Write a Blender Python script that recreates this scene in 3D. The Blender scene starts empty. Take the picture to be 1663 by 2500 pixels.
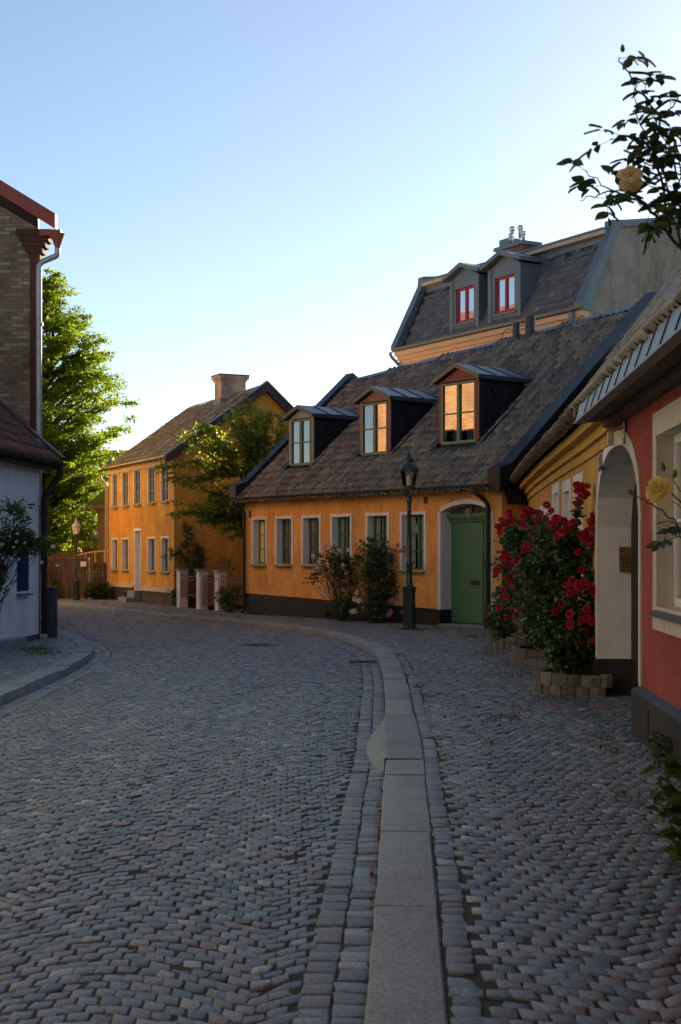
import bpy, math, random
import numpy as np
from mathutils import Vector, Matrix, geometry

S = bpy.context.scene
COL = S.collection
rng = np.random.default_rng(7)
random.seed(7)

# ------------------------------------------------------------------ camera, sky, sun, exposure
cam_d = bpy.data.cameras.new("Camera")
cam = bpy.data.objects.new("Camera", cam_d)
COL.objects.link(cam)
cam.location = (0, 0, 1.65)
cam.rotation_euler = (math.radians(90), 0, 0)
cam_d.sensor_fit = 'VERTICAL'
cam_d.sensor_height = 36.0
cam_d.sensor_width = 36.0
cam_d.lens = 50.0
cam_d.shift_y = 0.040
cam_d.clip_end = 3000
cam_d.dof.use_dof = True
cam_d.dof.focus_distance = 26.0
cam_d.dof.aperture_fstop = 7.1
S.camera = cam

SUN_AZ, SUN_EL = 31.0, 17.0          # azimuth from +Y towards +X, elevation
w = bpy.data.worlds.new("World")
S.world = w
w.use_nodes = True
nt = w.node_tree
bg = nt.nodes["Background"]
sky = nt.nodes.new("ShaderNodeTexSky")
sky.sky_type = 'NISHITA'
sky.sun_disc = False
sky.sun_elevation = math.radians(SUN_EL)
sky.sun_rotation = math.radians(SUN_AZ)
sky.altitude = 50
sky.air_density = 0.8
sky.dust_density = 0.3
sky.ozone_density = 1.0
nt.links.new(sky.outputs[0], bg.inputs[0])
bg.inputs[1].default_value = 0.05

sd = bpy.data.lights.new("Sun", 'SUN')
sd.energy = 5.0
sd.angle = math.radians(0.5)
sd.color = (1.0, 0.80, 0.56)
sun = bpy.data.objects.new("Sun", sd)
COL.objects.link(sun)
a, e = math.radians(SUN_AZ), math.radians(SUN_EL)
sdir = Vector((math.sin(a) * math.cos(e), math.cos(a) * math.cos(e), math.sin(e)))
sun.rotation_euler = sdir.to_track_quat('Z', 'Y').to_euler()
sun.location = (30, 60, 40)

S.view_settings.view_transform = 'Standard'
S.view_settings.look = 'None'
S.view_settings.exposure = 1.9
S.view_settings.gamma = 1.0
S.cycles.use_denoising = True
S.cycles.max_bounces = 8
S.cycles.diffuse_bounces = 5
S.cycles.transparent_max_bounces = 16

# ------------------------------------------------------------------ materials
def new_mat(name):
    m = bpy.data.materials.new(name)
    m.use_nodes = True
    t = m.node_tree
    return m, t, t.nodes, t.links, t.nodes["Principled BSDF"]

def ramp(N, stops):
    r = N.new("ShaderNodeValToRGB")
    el = r.color_ramp.elements
    while len(el) < len(stops):
        el.new(0.5)
    for x, (p, c) in zip(el, stops):
        x.position = p
        x.color = (*c, 1)
    return r

def sc(c, k):
    return tuple(min(1, max(0, x * k)) for x in c)

def surf(name, c, rough=0.7, var=0.25, vscale=1.5, bump=0.0, bscale=60, metal=0.0, spec=0.5, c2=None, fine=0.12, stretch=None):
    """plain painted / plastered / metal surface: slow blotches, fine grain, optional bump"""
    m, t, N, L, P = new_mat(name)
    tc = N.new("ShaderNodeTexCoord")
    vec = tc.outputs["Object"]
    if stretch:
        mp = N.new("ShaderNodeMapping")
        mp.inputs["Scale"].default_value = stretch
        L.new(vec, mp.inputs[0])
        vec = mp.outputs[0]
    n1 = N.new("ShaderNodeTexNoise")
    n1.inputs["Scale"].default_value = vscale
    n1.inputs["Detail"].default_value = 6
    n1.inputs["Roughness"].default_value = 0.65
    L.new(vec, n1.inputs[0])
    c2 = c2 or sc(c, 1 - var)
    r = ramp(N, [(0.32, c2), (0.62, c), (0.85, sc(c, 1 + var * 0.35))])
    L.new(n1.outputs[0], r.inputs[0])
    n2 = N.new("ShaderNodeTexNoise")
    n2.inputs["Scale"].default_value = vscale * 28
    n2.inputs["Detail"].default_value = 3
    L.new(vec, n2.inputs[0])
    r2 = ramp(N, [(0.3, (1 - fine,) * 3), (0.7, (1, 1, 1))])
    L.new(n2.outputs[0], r2.inputs[0])
    mx = N.new("ShaderNodeMix")
    mx.data_type = 'RGBA'
    mx.blend_type = 'MULTIPLY'
    mx.inputs[0].default_value = 1
    L.new(r.outputs[0], mx.inputs[6])
    L.new(r2.outputs[0], mx.inputs[7])
    L.new(mx.outputs[2], P.inputs["Base Color"])
    P.inputs["Roughness"].default_value = rough
    P.inputs["Metallic"].default_value = metal
    P.inputs["Specular IOR Level"].default_value = spec
    if bump:
        n3 = N.new("ShaderNodeTexNoise")
        n3.inputs["Scale"].default_value = bscale
        n3.inputs["Detail"].default_value = 4
        L.new(tc.outputs["Object"], n3.inputs[0])
        b = N.new("ShaderNodeBump")
        b.inputs["Strength"].default_value = bump
        b.inputs["Distance"].default_value = 0.012
        L.new(n3.outputs[0], b.inputs["Height"])
        L.new(b.outputs[0], P.inputs["Normal"])
    return m

def streaks(m, lo=0.78, scale=(1.6, 1.6, 0.22)):
    """rain streaks and worn patches over a surf() material"""
    t = m.node_tree; N, L = t.nodes, t.links
    P = N["Principled BSDF"]
    src = P.inputs["Base Color"].links[0].from_socket
    tc = N.new("ShaderNodeTexCoord")
    mp = N.new("ShaderNodeMapping"); mp.inputs["Scale"].default_value = scale
    L.new(tc.outputs["Object"], mp.inputs[0])
    n = N.new("ShaderNodeTexNoise"); n.inputs["Scale"].default_value = 2.2; n.inputs["Detail"].default_value = 8; n.inputs["Roughness"].default_value = .7
    L.new(mp.outputs[0], n.inputs[0])
    r = ramp(N, [(0.36, (lo,) * 3), (0.55, (1, 1, 1)), (0.72, (1.0, 1.0, 1.0))])
    L.new(n.outputs[0], r.inputs[0])
    v = N.new("ShaderNodeTexNoise"); v.inputs["Scale"].default_value = 0.9; v.inputs["Detail"].default_value = 10; v.inputs["Roughness"].default_value = .75
    L.new(tc.outputs["Object"], v.inputs[0])
    r2 = ramp(N, [(0.40, (1, 1, 1)), (0.47, (lo + .08,) * 3), (0.5, (1, 1, 1))])
    L.new(v.outputs[0], r2.inputs[0])
    for rr in (r, r2):
        mx = N.new("ShaderNodeMix"); mx.data_type = 'RGBA'; mx.blend_type = 'MULTIPLY'; mx.inputs[0].default_value = 1
        L.new(src, mx.inputs[6]); L.new(rr.outputs[0], mx.inputs[7])
        src = mx.outputs[2]
    L.new(src, P.inputs["Base Color"])

def rnd_mat(name, stops, rough=0.7, noise=0.35, nscale=25, bump=0.15, spec=0.5, mult=1.0):
    """material whose colour varies from piece to piece by the face attribute rnd (setts, tiles, slates, leaves)"""
    m, t, N, L, P = new_mat(name)
    at = N.new("ShaderNodeAttribute")
    at.attribute_name = "rnd"
    r = ramp(N, stops)
    r.color_ramp.interpolation = 'LINEAR'
    L.new(at.outputs["Fac"], r.inputs[0])
    tc = N.new("ShaderNodeTexCoord")
    n = N.new("ShaderNodeTexNoise")
    n.inputs["Scale"].default_value = nscale
    n.inputs["Detail"].default_value = 5
    L.new(tc.outputs["Object"], n.inputs[0])
    r2 = ramp(N, [(0.3, (1 - noise,) * 3), (0.7, (1.0,) * 3)])
    L.new(n.outputs[0], r2.inputs[0])
    mx = N.new("ShaderNodeMix")
    mx.data_type = 'RGBA'
    mx.blend_type = 'MULTIPLY'
    mx.inputs[0].default_value = 1
    L.new(r.outputs[0], mx.inputs[6])
    L.new(r2.outputs[0], mx.inputs[7])
    L.new(mx.outputs[2], P.inputs["Base Color"])
    P.inputs["Roughness"].default_value = rough
    P.inputs["Specular IOR Level"].default_value = spec
    if bump:
        b = N.new("ShaderNodeBump")
        b.inputs["Strength"].default_value = bump
        b.inputs["Distance"].default_value = 0.01
        L.new(n.outputs[0], b.inputs["Height"])
        L.new(b.outputs[0], P.inputs["Normal"])
    return m

def leaf_mat(name, stops, trans, tfac=0.45, rough=0.45):
    m, t, N, L, P = new_mat(name)
    at = N.new("ShaderNodeAttribute")
    at.attribute_name = "rnd"
    r = ramp(N, stops)
    L.new(at.outputs["Fac"], r.inputs[0])
    L.new(r.outputs[0], P.inputs["Base Color"])
    P.inputs["Roughness"].default_value = rough
    P.inputs["Specular IOR Level"].default_value = 0.4
    tr = N.new("ShaderNodeBsdfTranslucent")
    r2 = ramp(N, [(0, sc(trans, 0.55)), (1, trans)])
    L.new(at.outputs["Fac"], r2.inputs[0])
    L.new(r2.outputs[0], tr.inputs[0])
    mx = N.new("ShaderNodeMixShader")
    mx.inputs[0].default_value = tfac
    L.new(P.outputs[0], mx.inputs[1])
    L.new(tr.outputs[0], mx.inputs[2])
    L.new(mx.outputs[0], N["Material Output"].inputs[0])
    return m

def glass_mat(name, ior=1.9, floor=0.1, tint=(0.8, 0.85, 0.85), wob=0.0):
    m, t, N, L, P = new_mat(name)
    N.remove(P)
    fr = N.new("ShaderNodeFresnel")
    fr.inputs[0].default_value = ior
    mxm = N.new("ShaderNodeMath")
    mxm.operation = 'MAXIMUM'
    mxm.inputs[1].default_value = floor
    L.new(fr.outputs[0], mxm.inputs[0])
    tr = N.new("ShaderNodeBsdfTransparent")
    tr.inputs[0].default_value = (*tint, 1)
    gl = N.new("ShaderNodeBsdfGlossy")
    gl.inputs["Roughness"].default_value = 0.015
    if wob:
        tc = N.new("ShaderNodeTexCoord")
        n = N.new("ShaderNodeTexNoise")
        n.inputs["Scale"].default_value = 3.0
        L.new(tc.outputs["Object"], n.inputs[0])
        b = N.new("ShaderNodeBump")
        b.inputs["Strength"].default_value = wob
        b.inputs["Distance"].default_value = 0.02
        L.new(n.outputs[0], b.inputs["Height"])
        L.new(b.outputs[0], gl.inputs["Normal"])
    mx = N.new("ShaderNodeMixShader")
    L.new(mxm.outputs[0], mx.inputs[0])
    L.new(tr.outputs[0], mx.inputs[1])
    L.new(gl.outputs[0], mx.inputs[2])
    L.new(mx.outputs[0], N["Material Output"].inputs[0])
    return m

def brick_mat(name, cA, cB, mortar, scale=1.0, horiz='X', bw=0.25, bh=0.075, rough=0.85):
    m, t, N, L, P = new_mat(name)
    tc = N.new("ShaderNodeTexCoord")
    sx = N.new("ShaderNodeSeparateXYZ")
    L.new(tc.outputs["Object"], sx.inputs[0])
    cb = N.new("ShaderNodeCombineXYZ")
    L.new(sx.outputs[horiz], cb.inputs[0])
    L.new(sx.outputs["Z"], cb.inputs[1])
    br = N.new("ShaderNodeTexBrick")
    br.inputs["Scale"].default_value = 1.0
    br.inputs["Brick Width"].default_value = bw
    br.inputs["Row Height"].default_value = bh
    br.inputs["Mortar Size"].default_value = 0.009
    br.inputs["Mortar Smooth"].default_value = 0.3
    br.inputs["Color1"].default_value = (0, 0, 0, 1)
    br.inputs["Color2"].default_value = (1, 1, 1, 1)
    br.inputs["Mortar"].default_value = (0.5, 0.5, 0.5, 1)
    nz = N.new("ShaderNodeTexNoise")
    nz.inputs["Scale"].default_value = 7
    L.new(tc.outputs["Object"], nz.inputs[0])
    ad = N.new("ShaderNodeMix")
    ad.data_type = 'VECTOR'
    ad.inputs[0].default_value = 0.03
    L.new(cb.outputs[0], ad.inputs[4])
    L.new(nz.outputs["Color"], ad.inputs[5])
    L.new(ad.outputs[1], br.inputs["Vector"])
    r = ramp(N, [(0.0, cA[0]), (0.25, cA[1]), (0.5, cB[0]), (0.75, cB[1]), (1.0, cA[0])])
    L.new(br.outputs["Color"], r.inputs[0])
    n2 = N.new("ShaderNodeTexNoise")
    n2.inputs["Scale"].default_value = 1.3
    n2.inputs["Detail"].default_value = 8
    L.new(tc.outputs["Object"], n2.inputs[0])
    r2 = ramp(N, [(0.3, (0.55, 0.52, 0.5)), (0.65, (1, 1, 1))])
    L.new(n2.outputs[0], r2.inputs[0])
    mo = N.new("ShaderNodeMix")
    mo.data_type = 'RGBA'
    L.new(br.outputs["Fac"], mo.inputs[0])
    L.new(r.outputs[0], mo.inputs[6])
    mo.inputs[7].default_value = (*mortar, 1)
    mu = N.new("ShaderNodeMix")
    mu.data_type = 'RGBA'
    mu.blend_type = 'MULTIPLY'
    mu.inputs[0].default_value = 1
    L.new(mo.outputs[2], mu.inputs[6])
    L.new(r2.outputs[0], mu.inputs[7])
    L.new(mu.outputs[2], P.inputs["Base Color"])
    P.inputs["Roughness"].default_value = rough
    b = N.new("ShaderNodeBump")
    b.inputs["Strength"].default_value = 0.7
    b.inputs["Distance"].default_value = 0.01
    b.invert = True
    L.new(br.outputs["Fac"], b.inputs["Height"])
    L.new(b.outputs[0], P.inputs["Normal"])
    return m

M = {}
M['orange'] = surf("orange_plaster", (0.94, 0.49, 0.125), 0.85, 0.28, 1.1, 0.75, 26, c2=(0.72, 0.32, 0.075), fine=0.18)
M['yellow'] = surf("yellow_plaster", (0.80, 0.42, 0.06), 0.85, 0.25, 1.2, 0.8, 24, c2=(0.60, 0.27, 0.038), fine=0.2, stretch=(1, 1, 0.45))
M['ochre'] = surf("ochre_plaster", (0.66, 0.36, 0.065), 0.85, 0.2, 0.9, 0.15, 40, fine=0.08)
M['red'] = surf("red_plaster", (0.47, 0.088, 0.055), 0.95, 0.35, 1.4, 1.0, 30, fine=0.45)
M['white'] = surf("white_lime", (0.80, 0.79, 0.78), 0.8, 0.12, 1.5, 0.35, 18, fine=0.06)
M['cream'] = surf("cream_lime", (0.62, 0.56, 0.46), 0.85, 0.18, 2.0, 0.6, 30, fine=0.15)
M['peach'] = surf("peach_plaster", (0.85, 0.55, 0.26), 0.85, 0.15, 1.0)
M['darkbrick'] = surf("dark_brick", (0.12, 0.075, 0.055), 0.85, 0.2, 1.0)
M['bouncewall'] = surf("bounce_green_plaster", (0.68, 0.74, 0.66), 0.85, 0.12, 1.0)  # pale green tone set for the light this wall bounces
M['blueplaster'] = surf("pale_blue_roughcast", (0.80, 0.89, 0.93), 0.9, 0.08, 1.0, 0.9, 38, fine=0.14)
M['plinth'] = surf("black_plinth", (0.028, 0.026, 0.027), 0.6, 0.3, 2.0, 0.3, 20)
M['plinthold'] = surf("old_plinth", (0.075, 0.055, 0.042), 0.8, 0.55, 3.0, 0.5, 14, c2=(0.022, 0.018, 0.016))
M['greenpaint'] = surf("green_paint", (0.075, 0.215, 0.10), 0.45, 0.15, 2.0, fine=0.06)
M['olivepaint'] = surf("olive_green_paint", (0.12, 0.17, 0.085), 0.45, 0.15, 2.0, fine=0.06)
M['greygreen'] = surf("grey_green_paint", (0.20, 0.215, 0.17), 0.5, 0.15, 2.0, fine=0.06)
M['lampgreen'] = surf("lamp_green_paint", (0.012, 0.045, 0.042), 0.35, 0.2, 3.0, fine=0.1)
M['blackmetal'] = surf("black_sheet_metal", (0.014, 0.017, 0.022), 0.38, 0.3, 1.0, 0.06, 5, fine=0.1)
M['blackmatte'] = surf("black_matte", (0.010, 0.010, 0.011), 0.65, 0.2, 2.0)
M['bluemetal'] = surf("grey_blue_sheet_metal", (0.15, 0.20, 0.225), 0.42, 0.18, 1.2, 0.05, 5, fine=0.06, metal=0.3)
M['bluedark'] = surf("dark_blue_sheet_metal", (0.06, 0.08, 0.10), 0.36, 0.25, 1.2, 0.05, 5, fine=0.08, metal=0.3)
M['zinc'] = surf("zinc_sheet", (0.13, 0.14, 0.155), 0.45, 0.2, 1.5, 0.08, 6, metal=0.55, fine=0.08)
M['gutter'] = surf("gutter_metal", (0.06, 0.055, 0.05), 0.45, 0.25, 3.0, metal=0.3)
M['copper'] = surf("old_copper", (0.085, 0.062, 0.05), 0.42, 0.3, 3.0, metal=0.5)
M['palepipe'] = surf("pale_pipe_metal", (0.33, 0.36, 0.42), 0.45, 0.2, 2.0, metal=0.4)
M['tanpipe'] = surf("tan_pipe_metal", (0.42, 0.28, 0.16), 0.5, 0.2, 2.0)
M['redbrown'] = surf("red_brown_paint", (0.22, 0.062, 0.036), 0.6, 0.2, 2.0)
M['mauve'] = surf("mauve_brown_paint", (0.25, 0.12, 0.095), 0.6, 0.2, 2.0)  # mauve brown of the second dormer trim, fanlight and curtains
M['paleblue'] = surf("dormer_grey_paint", (0.27, 0.27, 0.25), 0.6, 0.2, 2.0)  # grey tone of the first dormer's trim
M['oxblood'] = surf("oxblood_paint", (0.20, 0.018, 0.02), 0.5, 0.2, 2.0)
M['redframe'] = surf("crimson_paint", (0.36, 0.014, 0.026), 0.45, 0.1, 2.0)
M['cornice'] = surf("peach_cornice", (0.68, 0.50, 0.32), 0.8, 0.1, 1.0, 0.2, 30, fine=0.06)
M['palecornice'] = surf("pale_cornice", (0.80, 0.62, 0.34), 0.8, 0.12, 1.0)
M['cement'] = surf("cement_render", (0.36, 0.345, 0.29), 0.95, 0.35, 0.8, 0.7, 9, c2=(0.24, 0.23, 0.19), fine=0.25)
M['chimney'] = surf("chimney_render", (0.52, 0.42, 0.34), 0.9, 0.45, 2.2, 0.6, 12, c2=(0.24, 0.16, 0.11), fine=0.2)
M['wood'] = surf("weathered_boards", (0.17, 0.115, 0.072), 0.85, 0.5, 2.0, 0.3, 30, stretch=(6, 6, 0.4), c2=(0.07, 0.046, 0.03))
M['wooddark'] = surf("dark_eaves_wood", (0.10, 0.072, 0.048), 0.8, 0.4, 2.0, 0.2, 20, stretch=(2, 2, 2))
M['bargeboard'] = surf("brown_bargeboard", (0.045, 0.028, 0.03), 0.6, 0.2, 2.0)
M['bluepaint'] = surf("blue_paint", (0.022, 0.11, 0.24), 0.5, 0.15, 2.0)
M['bluesill'] = surf("pale_blue_paint", (0.09, 0.2, 0.33), 0.5, 0.15, 2.0)
M['greybox'] = surf("grey_utility_post", (0.055, 0.075, 0.095), 0.5, 0.15, 2.0)
M['curtain'] = surf("curtain_cloth", (0.80, 0.80, 0.78), 0.9, 0.2, 3.0, stretch=(8, 8, 0.3))
M['blind'] = surf("cream_blind", (0.85, 0.66, 0.34), 0.9, 0.08, 1.0)
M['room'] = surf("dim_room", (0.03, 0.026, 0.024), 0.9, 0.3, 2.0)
M['pane'] = glass_mat("window_glass", 1.75, 0.08, wob=0.15)
M['panehigh'] = glass_mat("old_reflective_glass", 2.6, 0.42, tint=(0.5, 0.5, 0.5), wob=0.05)
M['lampglass'] = glass_mat("lamp_glass", 1.5, 0.06, tint=(0.93, 0.93, 0.93))
M['palelamp'] = surf("bulb_and_sunlit_glass", (0.85, 0.80, 0.68), 0.35, 0.05, 2.0)  # milky bulb; also stands for sun-bright panes of the far lamp
M['granite'] = surf("kerb_granite", (0.33, 0.38, 0.40), 0.75, 0.25, 1.7, 0.5, 70, fine=0.5)
M['planterstone'] = rnd_mat("planter_granite", [(0, (0.10, 0.085, 0.07)), (0.5, (0.17, 0.15, 0.125)), (1, (0.22, 0.205, 0.18))], 0.85, 0.5, 20, 0.5)
M['fields'] = surf("town_ground", (0.17, 0.16, 0.13), 0.95, 0.3, 0.05)
M['soil'] = surf("joint_soil", (0.038, 0.042, 0.030), 0.95, 0.4, 8.0, 0.4, 40)
M['bark'] = surf("bark", (0.055, 0.042, 0.032), 0.9, 0.4, 5.0, 0.6, 25, stretch=(3, 3, 0.7))
M['stem'] = surf("rose_stem", (0.05, 0.055, 0.025), 0.7, 0.3, 5.0)
M['brass'] = surf("brass_plate", (0.30, 0.22, 0.10), 0.4, 0.2, 6.0, metal=0.7)
M['ironred'] = surf("rust_red_iron", (0.075, 0.018, 0.016), 0.55, 0.3, 6.0)
M['pillar'] = surf("pale_pillar_render", (0.78, 0.75, 0.75), 0.85, 0.15, 3.0, 0.3, 20)
M['signblack'] = surf("enamel_black", (0.012, 0.013, 0.03), 0.3, 0.1, 2.0)
M['signwhite'] = surf("enamel_white", (0.75, 0.75, 0.75), 0.35, 0.05, 2.0)
M['castiron'] = surf("cast_iron", (0.065, 0.05, 0.045), 0.6, 0.4, 9.0, 0.5, 40, metal=0.3)
M['concrete'] = surf("smooth_concrete", (0.26, 0.31, 0.335), 0.85, 0.25, 2.0, 0.3, 60, fine=0.25)
M['turf'] = surf("roof_turf", (0.06, 0.10, 0.015), 0.95, 0.5, 3.0, 0.9, 15)
M['setts'] = rnd_mat("granite_setts", [(0.0, (0.095, 0.135, 0.16)), (0.25, (0.175, 0.24, 0.28)), (0.45, (0.245, 0.31, 0.345)), (0.58, (0.165, 0.18, 0.185)), (0.75, (0.245, 0.26, 0.26)), (0.9, (0.225, 0.205, 0.195)), (1.0, (0.42, 0.46, 0.47))], 0.55, 0.55, 55, 0.5, 0.5)
M['pantile'] = rnd_mat("weathered_pantiles", [(0.0, (0.095, 0.09, 0.075)), (0.4, (0.165, 0.15, 0.115)), (0.8, (0.24, 0.215, 0.155)), (0.96, (0.29, 0.27, 0.20)), (1.0, (0.22, 0.14, 0.10))], 0.4, 0.55, 14, 0.3)
M['redtile'] = rnd_mat("red_brown_tiles", [(0.0, (0.09, 0.032, 0.026)), (0.6, (0.15, 0.052, 0.038)), (1.0, (0.19, 0.085, 0.06))], 0.75, 0.5, 14, 0.3)
M['brighttile'] = rnd_mat("bright_red_tiles", [(0.0, (0.30, 0.05, 0.025)), (1.0, (0.42, 0.10, 0.05))], 0.75, 0.3, 14, 0.3)
M['slate'] = rnd_mat("slates", [(0.0, (0.05, 0.078, 0.098)), (0.45, (0.08, 0.115, 0.14)), (0.75, (0.115, 0.125, 0.145)), (0.9, (0.075, 0.10, 0.12)), (1.0, (0.16, 0.21, 0.245))], 0.6, 0.35, 12, 0.2)
M['shingle'] = rnd_mat("grey_shingles", [(0.0, (0.17, 0.15, 0.135)), (0.6, (0.25, 0.23, 0.21)), (1.0, (0.32, 0.30, 0.28))], 0.8, 0.4, 10, 0.2)
M['brick'] = brick_mat("mixed_brick", ((0.10, 0.092, 0.066), (0.26, 0.235, 0.165)), ((0.175, 0.155, 0.11), (0.19, 0.105, 0.075)), (0.10, 0.096, 0.085))
M['bricksun'] = brick_mat("sunlit_brick", ((0.80, 0.42, 0.18), (0.85, 0.47, 0.21)), ((0.82, 0.44, 0.19), (0.74, 0.36, 0.15)), (0.60, 0.38, 0.24), horiz='Y')  # lit copy of the brick, brightened and warmed for stronger bounce
M['brickred'] = brick_mat("dark_red_brick", ((0.055, 0.011, 0.009), (0.085, 0.018, 0.013)), ((0.07, 0.014, 0.011), (0.10, 0.022, 0.016)), (0.03, 0.016, 0.014), bw=0.12)
M['brickchim'] = brick_mat("chimney_brick", ((0.30, 0.16, 0.08), (0.36, 0.2, 0.10)), ((0.25, 0.13, 0.07), (0.12, 0.08, 0.06)), (0.3, 0.26, 0.2))
M['chrome'] = surf("polished_steel", (0.8, 0.8, 0.8), 0.12, 0.05, 2.0, metal=1.0)
M['leaf_tree'] = leaf_mat("sunlit_tree_leaves", [(0, (0.035, 0.085, 0.010)), (1, (0.11, 0.20, 0.016))], (0.34, 0.48, 0.02), 0.52)
M['leaf_dark'] = leaf_mat("garden_tree_leaves", [(0, (0.03, 0.075, 0.016)), (1, (0.12, 0.20, 0.035))], (0.46, 0.56, 0.04), 0.45)
M['leaf_rose'] = leaf_mat("rose_leaves", [(0, (0.025, 0.065, 0.025)), (0.8, (0.075, 0.14, 0.05)), (1, (0.15, 0.17, 0.04))], (0.10, 0.20, 0.03), 0.25, 0.35)
M['leaf_shrub'] = leaf_mat("shrub_leaves", [(0, (0.02, 0.045, 0.015)), (1, (0.08, 0.13, 0.025))], (0.2, 0.3, 0.03), 0.3)
M['leaf_lime'] = leaf_mat("lime_leaves", [(0, (0.10, 0.2, 0.02)), (1, (0.30, 0.38, 0.03))], (0.4, 0.5, 0.03), 0.4)
M['petal_red'] = leaf_mat("crimson_petals", [(0, (0.26, 0.003, 0.014)), (1, (0.50, 0.006, 0.028))], (0.5, 0.006, 0.03), 0.25, 0.6)
M['petal_pink'] = leaf_mat("pink_petals", [(0, (0.38, 0.06, 0.20)), (1, (0.60, 0.20, 0.40))], (0.6, 0.2, 0.35), 0.25, 0.6)
M['petal_white'] = leaf_mat("white_petals", [(0, (0.68, 0.56, 0.54)), (1, (0.82, 0.78, 0.74))], (0.8, 0.7, 0.65), 0.25, 0.6)
M['petal_yellow'] = leaf_mat("yellow_petals", [(0, (0.80, 0.62, 0.10)), (1, (0.86, 0.76, 0.28))], (0.9, 0.75, 0.2), 0.3, 0.6)
M['petal_cream'] = leaf_mat("cream_petals", [(0, (0.76, 0.66, 0.32)), (1, (0.86, 0.80, 0.52))], (0.8, 0.6, 0.3), 0.3, 0.6)

for k_, lo_ in (('orange', .80), ('yellow', .76), ('ochre', .84), ('red', .78), ('blueplaster', .84), ('white', .88), ('plinth', .6), ('cement', .7), ('cream', .85)):
    streaks(M[k_], lo_)

# ------------------------------------------------------------------ objects
ORG = {}

def props(o, label=None, cat=None, group=None, kind=None):
    if label: o['label'] = label
    if cat: o['category'] = cat
    if group: o['group'] = group
    if kind: o['kind'] = kind
    return o

def thing(name, label, cat, loc=(0, 0, 0), group=None):
    o = bpy.data.objects.new(name, None)
    o.empty_display_size = 0.2
    COL.objects.link(o)
    o.location = loc
    ORG[o] = Vector(loc)
    return props(o, label, cat, group)

def link(name, me, mats, parent):
    o = bpy.data.objects.new(name, me)
    COL.objects.link(o)
    for m in (mats if isinstance(mats, (list, tuple)) else [mats]):
        me.materials.append(m)
    if parent is not None:
        o.parent = parent
        ORG[o] = ORG[parent]
    else:
        ORG[o] = Vector((0, 0, 0))
    return o

def fast(name, V, F, mats, parent=None, rnd=None, smooth=False, mi=None, rows=None):
    """link one mesh object from arrays; F is (n,k)"""
    V = np.asarray(V, dtype=np.float32)
    org = ORG[parent] if parent is not None else Vector((0, 0, 0))
    V = V - np.array(org[:], dtype=np.float32)
    F = np.asarray(F, dtype=np.int32)
    me = bpy.data.meshes.new(name)
    me.vertices.add(len(V))
    me.vertices.foreach_set("co", V.ravel())
    n, k = F.shape
    me.loops.add(n * k)
    me.loops.foreach_set("vertex_index", F.ravel())
    me.polygons.add(n)
    me.polygons.foreach_set("loop_start", np.arange(0, n * k, k, dtype=np.int32))
    if smooth:
        me.polygons.foreach_set("use_smooth", np.ones(n, dtype=bool))
    if mi is not None:
        me.polygons.foreach_set("material_index", np.asarray(mi, dtype=np.int32))
    if rnd is not None:
        at = me.attributes.new("rnd", 'FLOAT', 'FACE')
        at.data.foreach_set("value", np.asarray(rnd, dtype=np.float32))
    me.update(calc_edges=True)
    me.validate()
    return link(name, me, mats, parent)

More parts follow.
